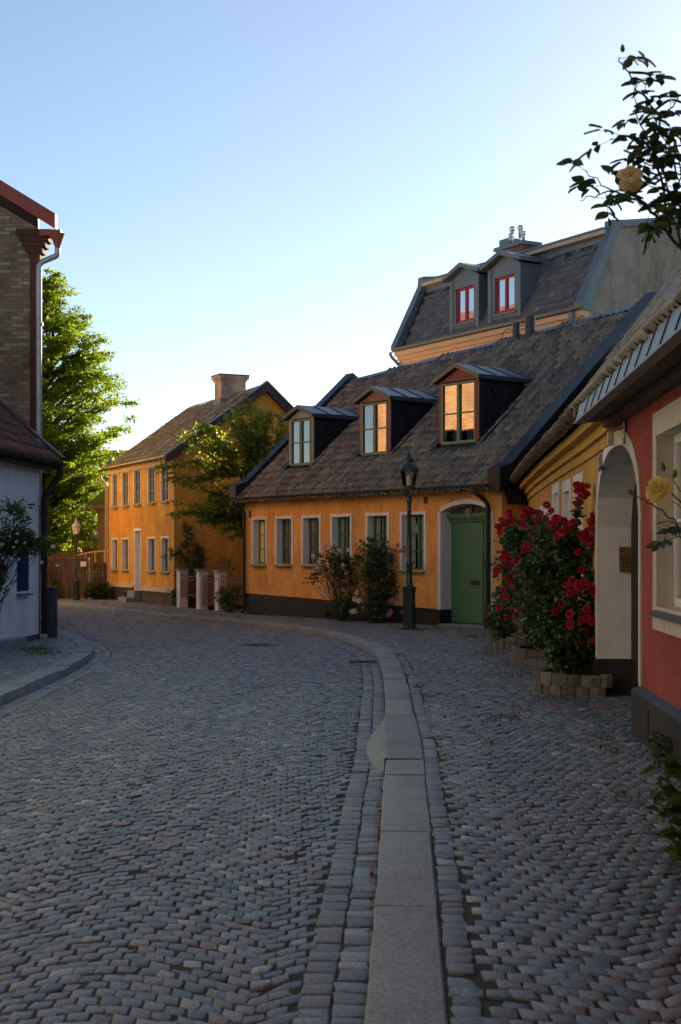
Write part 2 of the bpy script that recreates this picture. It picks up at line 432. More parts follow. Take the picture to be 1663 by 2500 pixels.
class MB:
    def __init__(s):
        s.v, s.f, s.r, s.m = [], [], [], []
        s.cr, s.cm = 0.5, 0
    def poly(s, pts):
        b = len(s.v)
        s.v += [tuple(p) for p in pts]
        s.f.append(tuple(range(b, b + len(pts))))
        s.r.append(s.cr); s.m.append(s.cm)
    def hexa(s, p):
        """p: 8 points, bottom ring 0-3 then top ring 4-7"""
        b = len(s.v)
        s.v += [tuple(q) for q in p]
        for q in ((0, 3, 2, 1), (4, 5, 6, 7), (0, 1, 5, 4), (1, 2, 6, 5), (2, 3, 7, 6), (3, 0, 4, 7)):
            s.f.append(tuple(b + i for i in q))
            s.r.append(s.cr); s.m.append(s.cm)
    def box(s, F, s0, s1, t0, t1, z0, z1):
        s.hexa([F(s0, t0, z0), F(s1, t0, z0), F(s1, t1, z0), F(s0, t1, z0),
                F(s0, t0, z1), F(s1, t0, z1), F(s1, t1, z1), F(s0, t1, z1)])
    def prism(s, a, b):
        """closed prism between two equal polygons a, b"""
        k = len(a)
        base = len(s.v)
        s.v += [tuple(p) for p in a] + [tuple(p) for p in b]
        fs = [tuple(base + i for i in range(k))[::-1], tuple(base + k + i for i in range(k))]
        for i in range(k):
            j = (i + 1) % k
            fs.append((base + i, base + j, base + k + j, base + k + i))
        for f in fs:
            s.f.append(f); s.r.append(s.cr); s.m.append(s.cm)
    def tube(s, path, rad, k=8, cap=True):
        P = [Vector(p) for p in path]
        R = rad if isinstance(rad, (list, tuple)) else [rad] * len(P)
        base = len(s.v)
        up = Vector((0.3, 0.2, 0.93))
        last = None
        for i, p in enumerate(P):
            d = (P[min(i + 1, len(P) - 1)] - P[max(i - 1, 0)]).normalized()
            x = d.cross(last if last is not None else up)
            if x.length < 1e-3:
                x = d.cross(Vector((1, 0, 0)))
            x.normalize()
            y = d.cross(x).normalized()
            last = -y if last is None else (last - d * last.dot(d)).normalized()
            x = d.cross(last).normalized()
            y = last
            for q in range(k):
                an = 2 * math.pi * q / k
                s.v.append(tuple(p + x * (math.cos(an) * R[i]) + y * (math.sin(an) * R[i])))
        for i in range(len(P) - 1):
            for q in range(k):
                q2 = (q + 1) % k
                s.f.append((base + i * k + q, base + i * k + q2, base + (i + 1) * k + q2, base + (i + 1) * k + q))
                s.r.append(s.cr); s.m.append(s.cm)
        if cap:
            s.f.append(tuple(base + q for q in range(k))[::-1])
            s.f.append(tuple(base + (len(P) - 1) * k + q for q in range(k)))
            s.r += [s.cr] * 2; s.m += [s.cm] * 2
    def lathe(s, prof, c=(0, 0, 0), k=16, rot=0.0):
        base = len(s.v)
        for r, z in prof:
            for q in range(k):
                an = 2 * math.pi * (q + rot) / k
                s.v.append((c[0] + r * math.cos(an), c[1] + r * math.sin(an), c[2] + z))
        for i in range(len(prof) - 1):
            for q in range(k):
                q2 = (q + 1) % k
                s.f.append((base + i * k + q, base + i * k + q2, base + (i + 1) * k + q2, base + (i + 1) * k + q))
                s.r.append(s.cr); s.m.append(s.cm)
        s.f.append(tuple(base + q for q in range(k))[::-1])
        s.f.append(tuple(base + (len(prof) - 1) * k + q for q in range(k)))
        s.r += [s.cr] * 2; s.m += [s.cm] * 2
    def build(s, name, mats, parent=None, smooth=False):
        me = bpy.data.meshes.new(name)
        o3 = ORG[parent] if parent is not None else Vector((0, 0, 0))
        me.from_pydata([(p[0] - o3[0], p[1] - o3[1], p[2] - o3[2]) for p in s.v], [], s.f)
        if smooth is True:
            me.polygons.foreach_set("use_smooth", np.ones(len(s.f), dtype=bool))
        me.polygons.foreach_set("material_index", np.array(s.m, dtype=np.int32))
        at = me.attributes.new("rnd", 'FLOAT', 'FACE')
        at.data.foreach_set("value", np.array(s.r, dtype=np.float32))
        me.update()
        o = link(name, me, mats, parent)
        if smooth == 'auto':
            me.polygons.foreach_set("use_smooth", np.ones(len(s.f), dtype=bool))
            me.set_sharp_from_angle(angle=math.radians(40))
        return o

def frame(o, u, n):
    """facade frame: s along the wall, t into the house, z up"""
    o, u, n = Vector(o), Vector(u).normalized(), Vector(n).normalized()
    return lambda s, t, z: (o.x + u.x * s - n.x * t, o.y + u.y * s - n.y * t, o.z + z)

def polyframe(pts):
    """frame along a bent wall in plan; n is to the left of travel turned towards -x"""
    P = [Vector((p[0], p[1])) for p in pts]
    L = [0]
    for p, q in zip(P, P[1:]):
        L.append(L[-1] + (q - p).length)
    nor = []
    for p, q in zip(P, P[1:]):
        d = (q - p).normalized()
        nor.append(Vector((-d.y, d.x)))
    def F(s, t, z):
        i = 0
        while i < len(P) - 2 and s > L[i + 1]:
            i += 1
        d = (P[i + 1] - P[i]).normalized()
        k = (s - L[i]) / (L[i + 1] - L[i])
        n0 = nor[i] if i == 0 else (nor[i - 1] + nor[i]).normalized()
        n1 = nor[i] if i == len(P) - 2 else (nor[i] + nor[i + 1]).normalized()
        kk = min(1, max(0, k))
        n = (n0 * (1 - kk) + n1 * kk).normalized()
        p = P[i] + d * (s - L[i]) - n * t
        return (p.x, p.y, z)
    F.length = L[-1]
    F.knots = L
    return F

def wall(mb, F, s0, s1, z0, z1, holes=(), extra=(), ztop=None, thick=0.0):
    """front skin of a wall with rectangular holes (s0,s1,z0,z1)"""
    ss = sorted(set([s0, s1] + [h[i] for h in holes for i in (0, 1)] + [x for x in extra if s0 < x < s1]))
    zs = sorted(set([z0, z1] + [h[i] for h in holes for i in (2, 3)]))
    for a, b in zip(ss, ss[1:]):
        for c, d in zip(zs, zs[1:]):
            ms, mz = (a + b) / 2, (c + d) / 2
            if any(h[0] < ms < h[1] and h[2] < mz < h[3] for h in holes):
                continue
            mb.poly([F(a, 0, c), F(b, 0, c), F(b, 0, d), F(a, 0, d)])

def window(parent, F, s0, s1, z0, z1, mats, sw=0.08, depth=0.16, cols=2, rows=3, sill=True, curtain='sides', proud=0.02, bar=0.026, fw=0.042, label=None, sides=(1, 1, 1, 0), pane=None, surround=True, head=0):
    """window part with frame mesh and sub-parts; s0..z1 are the outer edges of the white surround"""
    a, b, c, d = s0 + sw * sides[0], s1 - sw * sides[1], z0 + sw * sides[3], z1 - sw * sides[2] - head
    f = MB()
    t0, t1 = depth, depth + 0.05
    f.box(F, a, a + fw, t0, t1, c, d); f.box(F, b - fw, b, t0, t1, c, d)
    f.box(F, a + fw, b - fw, t0, t1, c, c + fw); f.box(F, a + fw, b - fw, t0, t1, d - fw, d)
    ia, ib, ic, id_ = a + fw, b - fw, c + fw, d - fw
    mid = (ia + ib) / 2
    if cols == 2:
        f.box(F, mid - 0.028, mid + 0.028, t0 - 0.008, t1, ic, id_)
        spans = [(ia, mid - 0.028), (mid + 0.028, ib)]
    else:
        spans = [(ia, ib)]
    for i in range(1, rows):
        z = ic + (id_ - ic) * i / rows
        for p, q in spans:
            f.box(F, p, q, t0 + 0.008, t1 - 0.008, z - bar / 2, z + bar / 2)
    wo = f.build('window', mats['frame'], parent)
    if label: wo['label'] = label
    if surround:
        m = MB()
        if sides[0]: m.box(F, s0, a, -proud, depth + 0.06, c if not sides[3] else z0, z1)
        if sides[1]: m.box(F, b, s1, -proud, depth + 0.06, c if not sides[3] else z0, z1)
        if sides[2]: m.box(F, a, b, -proud, depth + 0.06, d, z1)
        if sides[3]: m.box(F, a, b, -proud, depth + 0.06, z0, c)
        m.build('surround', mats['surround'], wo)
    p = MB()
    tp = depth + 0.028
    p.poly([F(ia, tp, ic), F(ib, tp, ic), F(ib, tp, id_), F(ia, tp, id_)])
    p.build('pane', pane or M['pane'], wo)
    if sill:
        q = MB()
        q.hexa([F(a - 0.03, -0.09, c - 0.075), F(b + 0.03, -0.09, c - 0.075), F(b + 0.03, depth, c - 0.03), F(a - 0.03, depth, c - 0.03),
                F(a - 0.03, -0.09, c - 0.045), F(b + 0.03, -0.09, c - 0.045), F(b + 0.03, depth, c + 0.001), F(a - 0.03, depth, c + 0.001)])
        q.build('sill', mats['sill'], wo)
    if curtain:
        k = MB()
        tc_ = depth + 0.05
        if curtain == 'sides':
            for p0, p1 in spans:
                wd = (p1 - p0) * 0.55
                xs = np.linspace(p0 - 0.02, p0 + wd, 9)
                for i in range(8):
                    k.poly([F(xs[i], tc_ + 0.02 * (i % 2), ic - .02), F(xs[i + 1], tc_ + 0.02 * ((i + 1) % 2), ic - .02), F(xs[i + 1], tc_ + 0.02 * ((i + 1) % 2), id_ + .02), F(xs[i], tc_ + 0.02 * (i % 2), id_ + .02)])
            k.build('curtain', M['curtain'], wo)
        elif curtain == 'blind':
            k.box(F, ia - .04, ib + .04, tc_ - .025, tc_ - .015, ic - .04, id_ + .04)
            k.build('blind', M['blind'], wo)
        elif curtain == 'half':
            xs = np.linspace(ia - 0.02, ib + 0.02, 17)
            zm = ic + (id_ - ic) * 0.5
            for i in range(16):
                k.poly([F(xs[i], tc_ + 0.02 * (i % 2), ic - .02), F(xs[i + 1], tc_ + 0.02 * ((i + 1) % 2), ic - .02), F(xs[i + 1], tc_ + 0.02 * ((i + 1) % 2), zm), F(xs[i], tc_ + 0.02 * (i % 2), zm)])
            k.build('curtain', M['curtain'], wo)
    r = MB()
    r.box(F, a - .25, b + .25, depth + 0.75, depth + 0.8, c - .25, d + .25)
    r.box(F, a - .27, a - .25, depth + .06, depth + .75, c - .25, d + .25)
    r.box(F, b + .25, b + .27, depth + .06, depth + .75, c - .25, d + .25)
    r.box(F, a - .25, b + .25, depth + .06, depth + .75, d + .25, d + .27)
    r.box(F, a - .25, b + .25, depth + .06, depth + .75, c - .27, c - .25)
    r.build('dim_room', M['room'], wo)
    return wo, (a, b, c, d)

def text(body, parent, F, s, z, size, mat, t=-0.03, name='number', flip=1):
    cu = bpy.data.curves.new(name, 'FONT')
    cu.body = body
    cu.size = size
    cu.extrude = 0.003
    cu.align_x = 'CENTER'
    cu.align_y = 'CENTER'
    tmp = bpy.data.objects.new(name, cu)
    COL.objects.link(tmp)
    cu.materials.append(mat)
    me = bpy.data.meshes.new_from_object(tmp.evaluated_get(bpy.context.evaluated_depsgraph_get()))
    bpy.data.objects.remove(tmp)
    o = bpy.data.objects.new(name, me)
    COL.objects.link(o)
    p0, p1, pz, pt = Vector(F(s, t, z)), Vector(F(s + 0.1 * flip, t, z)), Vector(F(s, t, z + 0.1)), Vector(F(s, t - 0.1, z))
    X = (p1 - p0).normalized(); Y = (pz - p0).normalized(); Z = X.cross(Y)
    Mx = Matrix(((X.x, Y.x, Z.x, 0), (X.y, Y.y, Z.y, 0), (X.z, Y.z, Z.z, 0), (0, 0, 0, 1)))
    o.parent = parent
    Mx.translation = p0 - ORG[parent]
    o.matrix_local = Mx
    ORG[o] = ORG[parent]
    return o

def pantiles(R, s0, s1, d0, d1, keep, tw=0.2, tl=0.33, amp=0.04, seed=1, flat=False, out=None):
    """R(s, d, h): point on the roof slope, s along eave, d up the slope, h off the surface. Returns arrays of one tile mesh."""
    rg = np.random.default_rng(seed)
    V, Fc, Rn = [], [], []
    prof = [(0.0, 0.0), (0.03, 0.75), (0.13, 1.0), (0.27, 0.88), (0.36, 0.2), (0.62, 0.0), (1.0, 0.0)] if not flat else [(0.0, 0.0), (0.98, 0.0)]
    ns, nd = int((s1 - s0) / tw) + 1, int((d1 - d0) / tl) + 1
    for j in range(nd):
        for i in range(ns):
            s = s0 + i * tw + (0.5 * tw * (j % 2) if flat else 0)
            d = d0 + j * tl
            if not keep(s + tw / 2, d + tl / 2):
                continue
            js, jd, jh, jt = rg.normal(0, 0.004), rg.normal(0, 0.010), rg.normal(0, 0.005), rg.normal(0, 0.008)
            r = rg.random()
            b = len(V)
            for q, hq in prof:
                x = s + js + q * tw * 1.02
                h = hq * amp + jh
                lo, hi = d + jd - 0.03, d + tl + jd + 0.02
                V.append(R(x, lo, h + 0.022 + jt * (q - .5)))
                V.append(R(x, hi, h + 0.002))
                V.append(R(x, lo, h - 0.006))
            k = len(prof)
            for q in range(k - 1):
                o = b + q * 3
                Fc.append((o, o + 3, o + 4, o + 1)); Rn.append(r)
                Fc.append((o + 2, o + 5, o + 3, o)); Rn.append(r)
            Fc.append((b, b + 1, b + 1, b + 2)) if False else None
    return np.array(V), np.array(Fc), np.array(Rn)

# ------------------------------------------------------------------ ground, road, pavements, kerbs
def poly_mesh(name, pts, z, mat, kind='structure'):
    vs = [Vector((p[0], p[1], z)) for p in pts]
    tri = geometry.tessellate_polygon([vs])
    o = fast(name, [v[:] for v in vs], [t[::-1] if False else t for t in tri], mat)
    return props(o, kind=kind)

KR = np.array([(-0.05, 2.0), (0.082, 4.98), (0.23, 8.21), (0.307, 10.27), (0.396, 11.96), (0.483, 15.4), (0.575, 18.5), (0.61, 21.5), (0.60, 24.0), (0.44, 25.6), (0.08, 28.2), (-0.556, 30.6), (-1.95, 34.0), (-3.46, 36.2), (-4.67, 37.8), (-6.4, 41.6), (-8.1, 45.3), (-9.8, 48.0), (-14.0, 52.0), (-22, 56)])
KLF = np.array([(-3.9, 2.0), (-3.92, 16.4), (-3.94, 19.0), (-3.93, 20.5), (-4.1, 23.4), (-4.28, 24.9), (-4.82, 27.2), (-5.66, 29.8), (-6.5, 32.0), (-7.4, 35.4), (-8.4, 39.4), (-11.5, 42.5), (-22, 47)])

def resample(P, step):
    seg = np.linalg.norm(np.diff(P, axis=0), axis=1)
    L = np.concatenate([[0], np.cumsum(seg)])
    s = np.arange(0, L[-1], step)
    return np.stack([np.interp(s, L, P[:, 0]), np.interp(s, L, P[:, 1])], 1)

def smooth_path(P, step=0.25, it=14):
    Q = resample(P, step)
    for _ in range(it):
        Q[1:-1] = 0.5 * Q[1:-1] + 0.25 * (Q[:-2] + Q[2:])
    return Q

KRs, KLs = smooth_path(KR), smooth_path(KLF)

def normals(Q):
    d = np.gradient(Q, axis=0)
    d /= np.linalg.norm(d, axis=1)[:, None]
    return np.stack([d[:, 1], -d[:, 0]], 1)      # right of travel

def inside(P, poly):
    x, y = P[:, 0], P[:, 1]
    c = np.zeros(len(P), bool)
    n = len(poly)
    j = n - 1
    for i in range(n):
        xi, yi = poly[i]; xj, yj = poly[j]
        cond = ((yi > y) != (yj > y)) & (x < (xj - xi) * (y - yi) / (yj - yi + 1e-12) + xi)
        c ^= cond
        j = i
    return c

def dist(P, Q):
    out = np.full(len(P), 1e9)
    for i in range(0, len(P), 4000):
        d = np.linalg.norm(P[i:i + 4000, None, :] - Q[None], axis=2)
        out[i:i + 4000] = d.min(1)
    return out

def sett_arrays(C, hx, hy, rot, shear, z, rg, tilt=0.0022, gap=0.0022):
    """C (n,2) centres, half sizes, rotation, shear (dy per dx): rounded granite blocks"""
    n = len(C)
    base = np.array([(-1, -1), (1, -1), (1, 1), (-1, 1)], float)
    px = base[None, :, 0] * (hx[:, None] - gap)
    py = base[None, :, 1] * (hy[:, None] - gap)
    px = px + rg.normal(0, 0.0045, px.shape)
    py = py + rg.normal(0, 0.0045, py.shape)
    py2 = py + px * shear[:, None]
    cr, sr = np.cos(rot)[:, None], np.sin(rot)[:, None]
    X, Y = px * cr - py2 * sr, px * sr + py2 * cr
    zj = rg.normal(0, tilt, (n, 4)) + rg.normal(0, 0.0028, (n, 1))
    def ring(k, dz):
        return np.stack([C[:, None, 0] + X * k, C[:, None, 1] + Y * k, z + zj + dz], 2)
    V = np.concatenate([ring(1.0, -0.045), ring(1.0, -0.010), ring(0.965, -0.003), ring(0.88, 0.0)], 1).reshape(-1, 3)
    q = []
    for r in range(3):
        for i in range(4):
            j = (i + 1) % 4
            q.append((r * 4 + i, r * 4 + j, r * 4 + 4 + j, r * 4 + 4 + i))
    q.append((12, 13, 14, 15))
    F = (np.array(q)[None] + (np.arange(n) * 16)[:, None, None]).reshape(-1, 4)
    rn = np.repeat(rg.random(n), len(q))
    return V, F, rn

def in_view(C, margin=2.6):
    return (np.abs(C[:, 0]) < 0.2395 * C[:, 1] + margin) & (C[:, 1] > 2.4)

def sett_field(x0, x1, y0, y1, s, W, A, rg, u0=0.0, sv=None):
    sv = sv or s * 1.16
    nu, nv = int((x1 - x0) / s) + 2, int((y1 - y0 + 2 * A) / sv) + 4
    I, J = np.meshgrid(np.arange(nu), np.arange(nv))
    I, J = I.ravel(), J.ravel()
    u = x0 + (I + 0.5 * (J % 2)) * s + rg.normal(0, 0.0045, len(I)) + 0.10 * np.sin(J * sv * 0.45)
    def f(u):
        q = ((u - u0) / W) % 1.0 - 0.5
        return A * (1 - (2 * np.abs(q)) ** 1.7)
    def fd(u):
        return (f(u + 0.03) - f(u - 0.03)) / 0.06
    v = y0 - A + J * sv + f(u)
    return np.stack([u, v], 1), fd(u)

road_poly = np.concatenate([KRs, KLs[::-1]])
pav_in = KRs + normals(KRs) * 0.30
ground = MB()
ground.poly([(-1500, -200, -0.135), (1500, -200, -0.135), (1500, 2500, -0.135), (-1500, 2500, -0.135)])
props(ground.build('ground', M['fields']), kind='structure')
poly_mesh('road_bed', [tuple(p) for p in road_poly], -0.1175, M['soil'])

s_ = 0.089
C, sh = sett_field(-16, 1.2, 2.4, 52, s_, 1.22, 0.34, rng, u0=-0.35)
ok = in_view(C) & inside(C, road_poly)
C, sh = C[ok], sh[ok]
keep = (dist(C, KRs) > 0.30) & (dist(C, KLs) > 0.30)
# leave room for the manhole and the drain
MAN = np.array([-1.55, 27.2]); DRAIN = np.array([0.36, 22.9])
keep &= np.linalg.norm(C - MAN, axis=1) > 0.40
C, sh = C[keep], sh[keep]
n = len(C)
V1, F1, R1 = sett_arrays(C, np.full(n, s_ * 0.5) * rng.uniform(0.93, 1.05, n), np.full(n, s_ * 0.58) * rng.uniform(0.92, 1.03, n), rng.normal(0, 0.035, n), sh * 0.95, -0.11, rng)

def edge_rows(Q, side, offs, wid, leng, z, rg):
    """setts laid in rows along a kerb"""
    out = []
    nq = normals(Q) * side
    for o, wd in zip(offs, wid):
        Pq = Q + nq * o
        seg = np.linalg.norm(np.diff(Pq, axis=0), axis=1)
        L = np.concatenate([[0], np.cumsum(seg)])
        s = [rg.uniform(0, 0.1)]
        ln = []
        while s[-1] < L[-1]:
            l = leng * rg.uniform(0.75, 1.25)
            ln.append(l)
            s.append(s[-1] + l)
        s = np.array(s[:-1]) + np.array(ln) / 2
        cx = np.interp(s, L, Pq[:, 0]); cy = np.interp(s, L, Pq[:, 1])
        tx = np.interp(s + 0.1, L, Pq[:, 0]) - np.interp(s - 0.1, L, Pq[:, 0])
        ty = np.interp(s + 0.1, L, Pq[:, 1]) - np.interp(s - 0.1, L, Pq[:, 1])
        C2 = np.stack([cx, cy], 1)
        rot = np.arctan2(ty, tx)
        vis = in_view(C2)
        k = vis.sum()
        out.append(sett_arrays(C2[vis], np.array(ln)[vis] / 2, np.full(k, wd / 2), rot[vis] + rg.normal(0, 0.02, k), np.zeros(k), z, rg))
    return out

def merge(parts):
    V, F, R, b = [], [], [], 0
    for v, f, r in parts:
        V.append(v); F.append(f + b); R.append(r); b += len(v)
    return np.concatenate(V), np.concatenate(F), np.concatenate(R)

parts = [(V1, F1, R1)] + edge_rows(KRs, -1, (0.07, 0.21), (0.136, 0.136), 0.14, -0.108, rng) + edge_rows(KLs, 1, (0.07, 0.21), (0.136, 0.136), 0.18, -0.108, rng)
V, F, R = merge(parts)
props(fast('road', V, F, M['setts'], None, R, True), kind='structure')

# right pavement
right_edge = np.array([(2.66, 2.0), (2.72, 13.0), (3.35, 15.0), (3.35, 17.0), (3.55, 23.2), (4.3, 32.2), (3.55, 31.0), (-2.6, 38.75), (-5.2, 44.4), (-8.4, 51.8), (-16, 54.5), (-22, 58)])
pav_poly = np.concatenate([pav_in, right_edge[::-1]])
C, sh = sett_field(-14, 4.6, 2.4, 54, 0.098, 1.3, 0.27, rng, u0=1.15)
ok = in_view(C) & inside(C, pav_poly) & (dist(C, pav_in) > 0.155)
C, sh = C[ok], sh[ok]
PATCH = np.array([(1.35, 13.9), (1.78, 14.2)])
okp = ~((C[:, 0] > 1.50) & (C[:, 0] < 1.80) & (C[:, 1] > 14.2) & (C[:, 1] < 14.55))
C, sh = C[okp], sh[okp]
n = len(C)
pr = sett_arrays(C, np.full(n, 0.049) * rng.uniform(0.93, 1.06, n), np.full(n, 0.057) * rng.uniform(0.92, 1.03, n), rng.normal(0, 0.04, n), sh * 0.95, -0.004, rng)
V, F, R = merge([pr] + edge_rows(KRs, 1, (0.365,), (0.115,), 0.125, -0.004, rng))
props(fast('pavement', V, F, M['setts'], None, R, True), kind='structure')
poly_mesh('pavement_bed', pav_poly, -0.0125, M['soil'])

# left pavement
lp_in = KLs - normals(KLs) * 0.30
left_poly = np.concatenate([lp_in, np.array([(-22, 44.5), (-8.6, 39.4), (-6.2, 28.2), (-5.86, 27.3), (-6.1, 20.0), (-6.1, 2.0)])])
C, sh = sett_field(-9, -4.0, 5, 40, 0.105, 1.2, 0.15, rng)
ok = in_view(C) & inside(C, left_poly)
C, sh = C[ok], sh[ok]
n = len(C)
V, F, R = sett_arrays(C, np.full(n, 0.0525), np.full(n, 0.06), rng.normal(0, 0.08, n), sh * 0.85, -0.004, rng)
props(fast('left_pavement', V, F, M['setts'], None, R, True), kind='structure')
poly_mesh('left_pavement_bed', left_poly, -0.014, M['soil'])

def kerb(name, Q, side, width, cuts, low=None):
    """granite slabs along a path; width(y)"""
    nq = normals(Q) * side
    seg = np.linalg.norm(np.diff(Q, axis=0), axis=1)
    L = np.concatenate([[0], np.cumsum(seg)])
    mb = MB()
    s = 0.4
    def at(s, o, z):
        x = np.interp(s, L, Q[:, 0]) + np.interp(s, L, nq[:, 0]) * o
        y = np.interp(s, L, Q[:, 1]) + np.interp(s, L, nq[:, 1]) * o
        return (x, y, z)
    while s < L[-1] - 1.5:
        yy = np.interp(s, L, Q[:, 1])
        ln = cuts(yy) * random.uniform(0.8, 1.2)
        e = min(s + ln, L[-1] - 0.1)
        k = max(2, int((e - s) / 0.3))
        w_ = width(yy) * random.uniform(0.96, 1.04)
        dz = random.uniform(-0.009, 0.009) if not 10.5 < yy < 15.2 else -0.003
        if low:
            dz += low(yy)
        sk = random.uniform(-0.02, 0.02)
        pts = np.linspace(s + 0.011, e - 0.011, k)
        bv = 0.012
        prof = [(0, -0.16), (0, -bv), (bv * 0.4, -bv * 0.35), (bv, 0), (w_ - bv, 0), (w_, -bv), (w_, -0.16)]
        base = len(mb.v)
        for i, q in enumerate(pts):
            for o, z in prof:
                wob = 0.004 * math.sin(q * 9 + o * 20)
                mb.v.append(at(q + sk * o / w_, o + (wob if o in (0, w_) else 0), z + dz + 0.004))
        m_ = len(prof)
        for i in range(k - 1):
            for j in range(m_ - 1):
                mb.f.append((base + i * m_ + j, base + (i + 1) * m_ + j, base + (i + 1) * m_ + j + 1, base + i * m_ + j + 1))
                mb.r.append(0.5); mb.m.append(0)
        mb.f.append(tuple(base + j for j in range(m_))); mb.r.append(.5); mb.m.append(0)
        mb.f.append(tuple(base + (k - 1) * m_ + j for j in range(m_))[::-1]); mb.r.append(.5); mb.m.append(0)
        s = e
    return props(mb.build(name, M['granite'], None, 'auto'), kind='structure')

kerb('kerb', KRs, 1, lambda y: 0.30 if y < 26 else 0.27, lambda y: 2.2 if y < 11 else (1.5 if y < 15 else 0.95))
kerb('left_kerb', KLs, -1, lambda y: 0.30, lambda y: 1.0)

# ------------------------------------------------------------------ low orange house
LO = Vector((-2.6, 38.7, 0))
LU = Vector((0.6123, -0.7907, 0))
LN = Vector((-0.7907, -0.6123, 0))
FL = frame(LO, LU, LN)
LLEN = 9.96
EZ, SL = 3.30, 0.88
CS = 1 / math.sqrt(1 + SL * SL)

low = thing('low_house', 'low orange plastered house with black tiled roof, three dormers and a green double door', 'house', (LO + LU * 5)[:])
holes = []
wins = [(0.345, 1.07), (1.44, 2.24), (2.62, 3.45), (3.85, 4.72), (5.26, 6.15), (6.55, 7.48)]
wm = dict(frame=M['olivepaint'], surround=M['white'], sill=M['greenpaint'])
wm2 = dict(frame=M['greenpaint'], surround=M['white'], sill=M['greenpaint'])
for i, (a0, b0) in enumerate(wins):
    zb = 1.36 if i < 4 else 1.25
    wo, h = window(low, FL, a0, b0, zb, 2.62, wm if i < 3 else wm2, sw=0.075, depth=0.17, rows=3, curtain='blind' if i == 0 else 'sides', label='window with cream blind drawn behind the panes' if i == 0 else None)
    holes.append(h)
# door opening with a shallow arch on top
DA, DB, DZ, DR = 7.98, 9.64, 2.58, 0.17      # outer edges of opening, spring height, arch rise
holes_d = holes + [(DA, DB, 0.0, DZ + DR)]
mb = MB()
wall(mb, FL, 0, LLEN, 0.0, 3.16, holes_d)
NA = 12
def arch_z(s, rise=DR, base=DZ, a=DA, b=DB):
    q = (s - (a + b) / 2) / ((b - a) / 2)
    return base + rise * (1 - q * q)
for i in range(NA):
    sa, sb = DA + (DB - DA) * i / NA, DA + (DB - DA) * (i + 1) / NA
    mb.poly([FL(sa, 0, arch_z(sa)), FL(sb, 0, arch_z(sb)), FL(sb, 0, DZ + DR), FL(sa, 0, DZ + DR)])
# gable walls, back
tr = lambda s: 3.74 + 0.112 * s
for s in (0.02, LLEN):
    mb.poly([FL(s, 0, 0), FL(s, tr(s) * 2, 0), FL(s, tr(s) * 2, EZ - 0.1), FL(s, tr(s), EZ + SL * tr(s) - 0.12), FL(s, 0, EZ - 0.12)])
mb.poly([FL(0, 7.9, 0), FL(LLEN, 9.8, 0), FL(LLEN, 9.8, 3.2), FL(0, 7.9, 3.2)])
mb.build('wall', M['orange'], low)
# cornice steps under the eave
mb = MB()
mb.box(FL, -0.02, LLEN + 0.02, -0.05, 0.01, 2.99, 3.05)
mb.box(FL, -0.02, LLEN + 0.02, -0.10, 0.01, 3.055, 3.115)
mb.box(FL, -0.02, LLEN + 0.02, -0.15, 0.01, 3.12, 3.22)
mb.build('cornice', M['orange'], low)
# plinth, sinking towards the door
mb = MB()
def pl(s): return 0.56 - 0.024 * s
mb.hexa([FL(-0.02, -0.025, -0.05), FL(DA - 0.08, -0.025, -0.05), FL(DA - 0.08, 0.05, -0.05), FL(-0.02, 0.05, -0.05), FL(-0.02, -0.025, pl(0)), FL(DA - 0.08, -0.025, pl(DA)), FL(DA - 0.08, 0.05, pl(DA)), FL(-0.02, 0.05, pl(0))])
mb.box(FL, DA - 0.08, DA, -0.025, 0.35, -0.05, 0.36)
mb.box(FL, DB, LLEN + 0.02, -0.025, 0.35, -0.05, 0.34)
mb.build('plinth', M['plinth'], low)
# door surround with arched head
mb = MB()
mb.box(FL, DA - 0.085, DA, -0.022, 0.02, 0.36, DZ)
mb.box(FL, DA - 0.0, DA + 0.012, 0.0, 0.36, 0.36, DZ)
mb.box(FL, DB, DB + 0.06, -0.022, 0.02, 0.34, DZ)
for i in range(NA):
    sa, sb = DA + (DB - DA) * i / NA, DA + (DB - DA) * (i + 1) / NA
    za, zb = arch_z(sa), arch_z(sb)
    mb.hexa([FL(sa, -0.022, za), FL(sb, -0.022, zb), FL(sb, 0.36, zb), FL(sa, 0.36, za), FL(sa, -0.022, za + .095), FL(sb, -0.022, zb + .095), FL(sb, 0.36, zb + .095), FL(sa, 0.36, za + .095)])
mb.build('door_surround', M['white'], low)
# double door, each leaf of horizontal boards
TD = 0.30
dsp = 9.02
def leaf(s0, s1, z0, z1):
    mb = MB()
    nb = 17
    for i in range(nb):
        za, zb = z0 + (z1 - z0) * i / nb, z0 + (z1 - z0) * (i + 1) / nb
        mb.hexa([FL(s0, TD, za + .006), FL(s1, TD, za + .006), FL(s1, TD + .03, za + .006), FL(s0, TD + .03, za + .006), FL(s0, TD + .004, zb - .004), FL(s1, TD + .004, zb - .004), FL(s1, TD + .03, zb - .004), FL(s0, TD + .03, zb - .004)])
    mb.box(FL, s0, s1, TD + .012, TD + .04, z0, z1)
    return mb.build('door_leaf', M['greenpaint'], low)
d1 = leaf(DA + 0.02, dsp, 0.07, 2.36)
d2 = leaf(dsp + 0.03, DB - 0.01, 0.55, 2.36)
mb = MB(); mb.box(FL, dsp - .012, dsp + 0.045, TD - .02, TD + .01, 0.07, 2.36); mb.build('cover_strip', M['greenpaint'], d1)
mb = MB(); mb.box(FL, dsp + 0.03, DB - .01, TD - .006, TD + .03, 0.07, 0.53); mb.build('kick_board', M['redbrown'], d2)
mb = MB(); mb.box(FL, dsp - .36, dsp - .10, TD - .015, TD, 0.93, 1.03); mb.build('letter_slot', M['copper'], d1)
mb = MB()
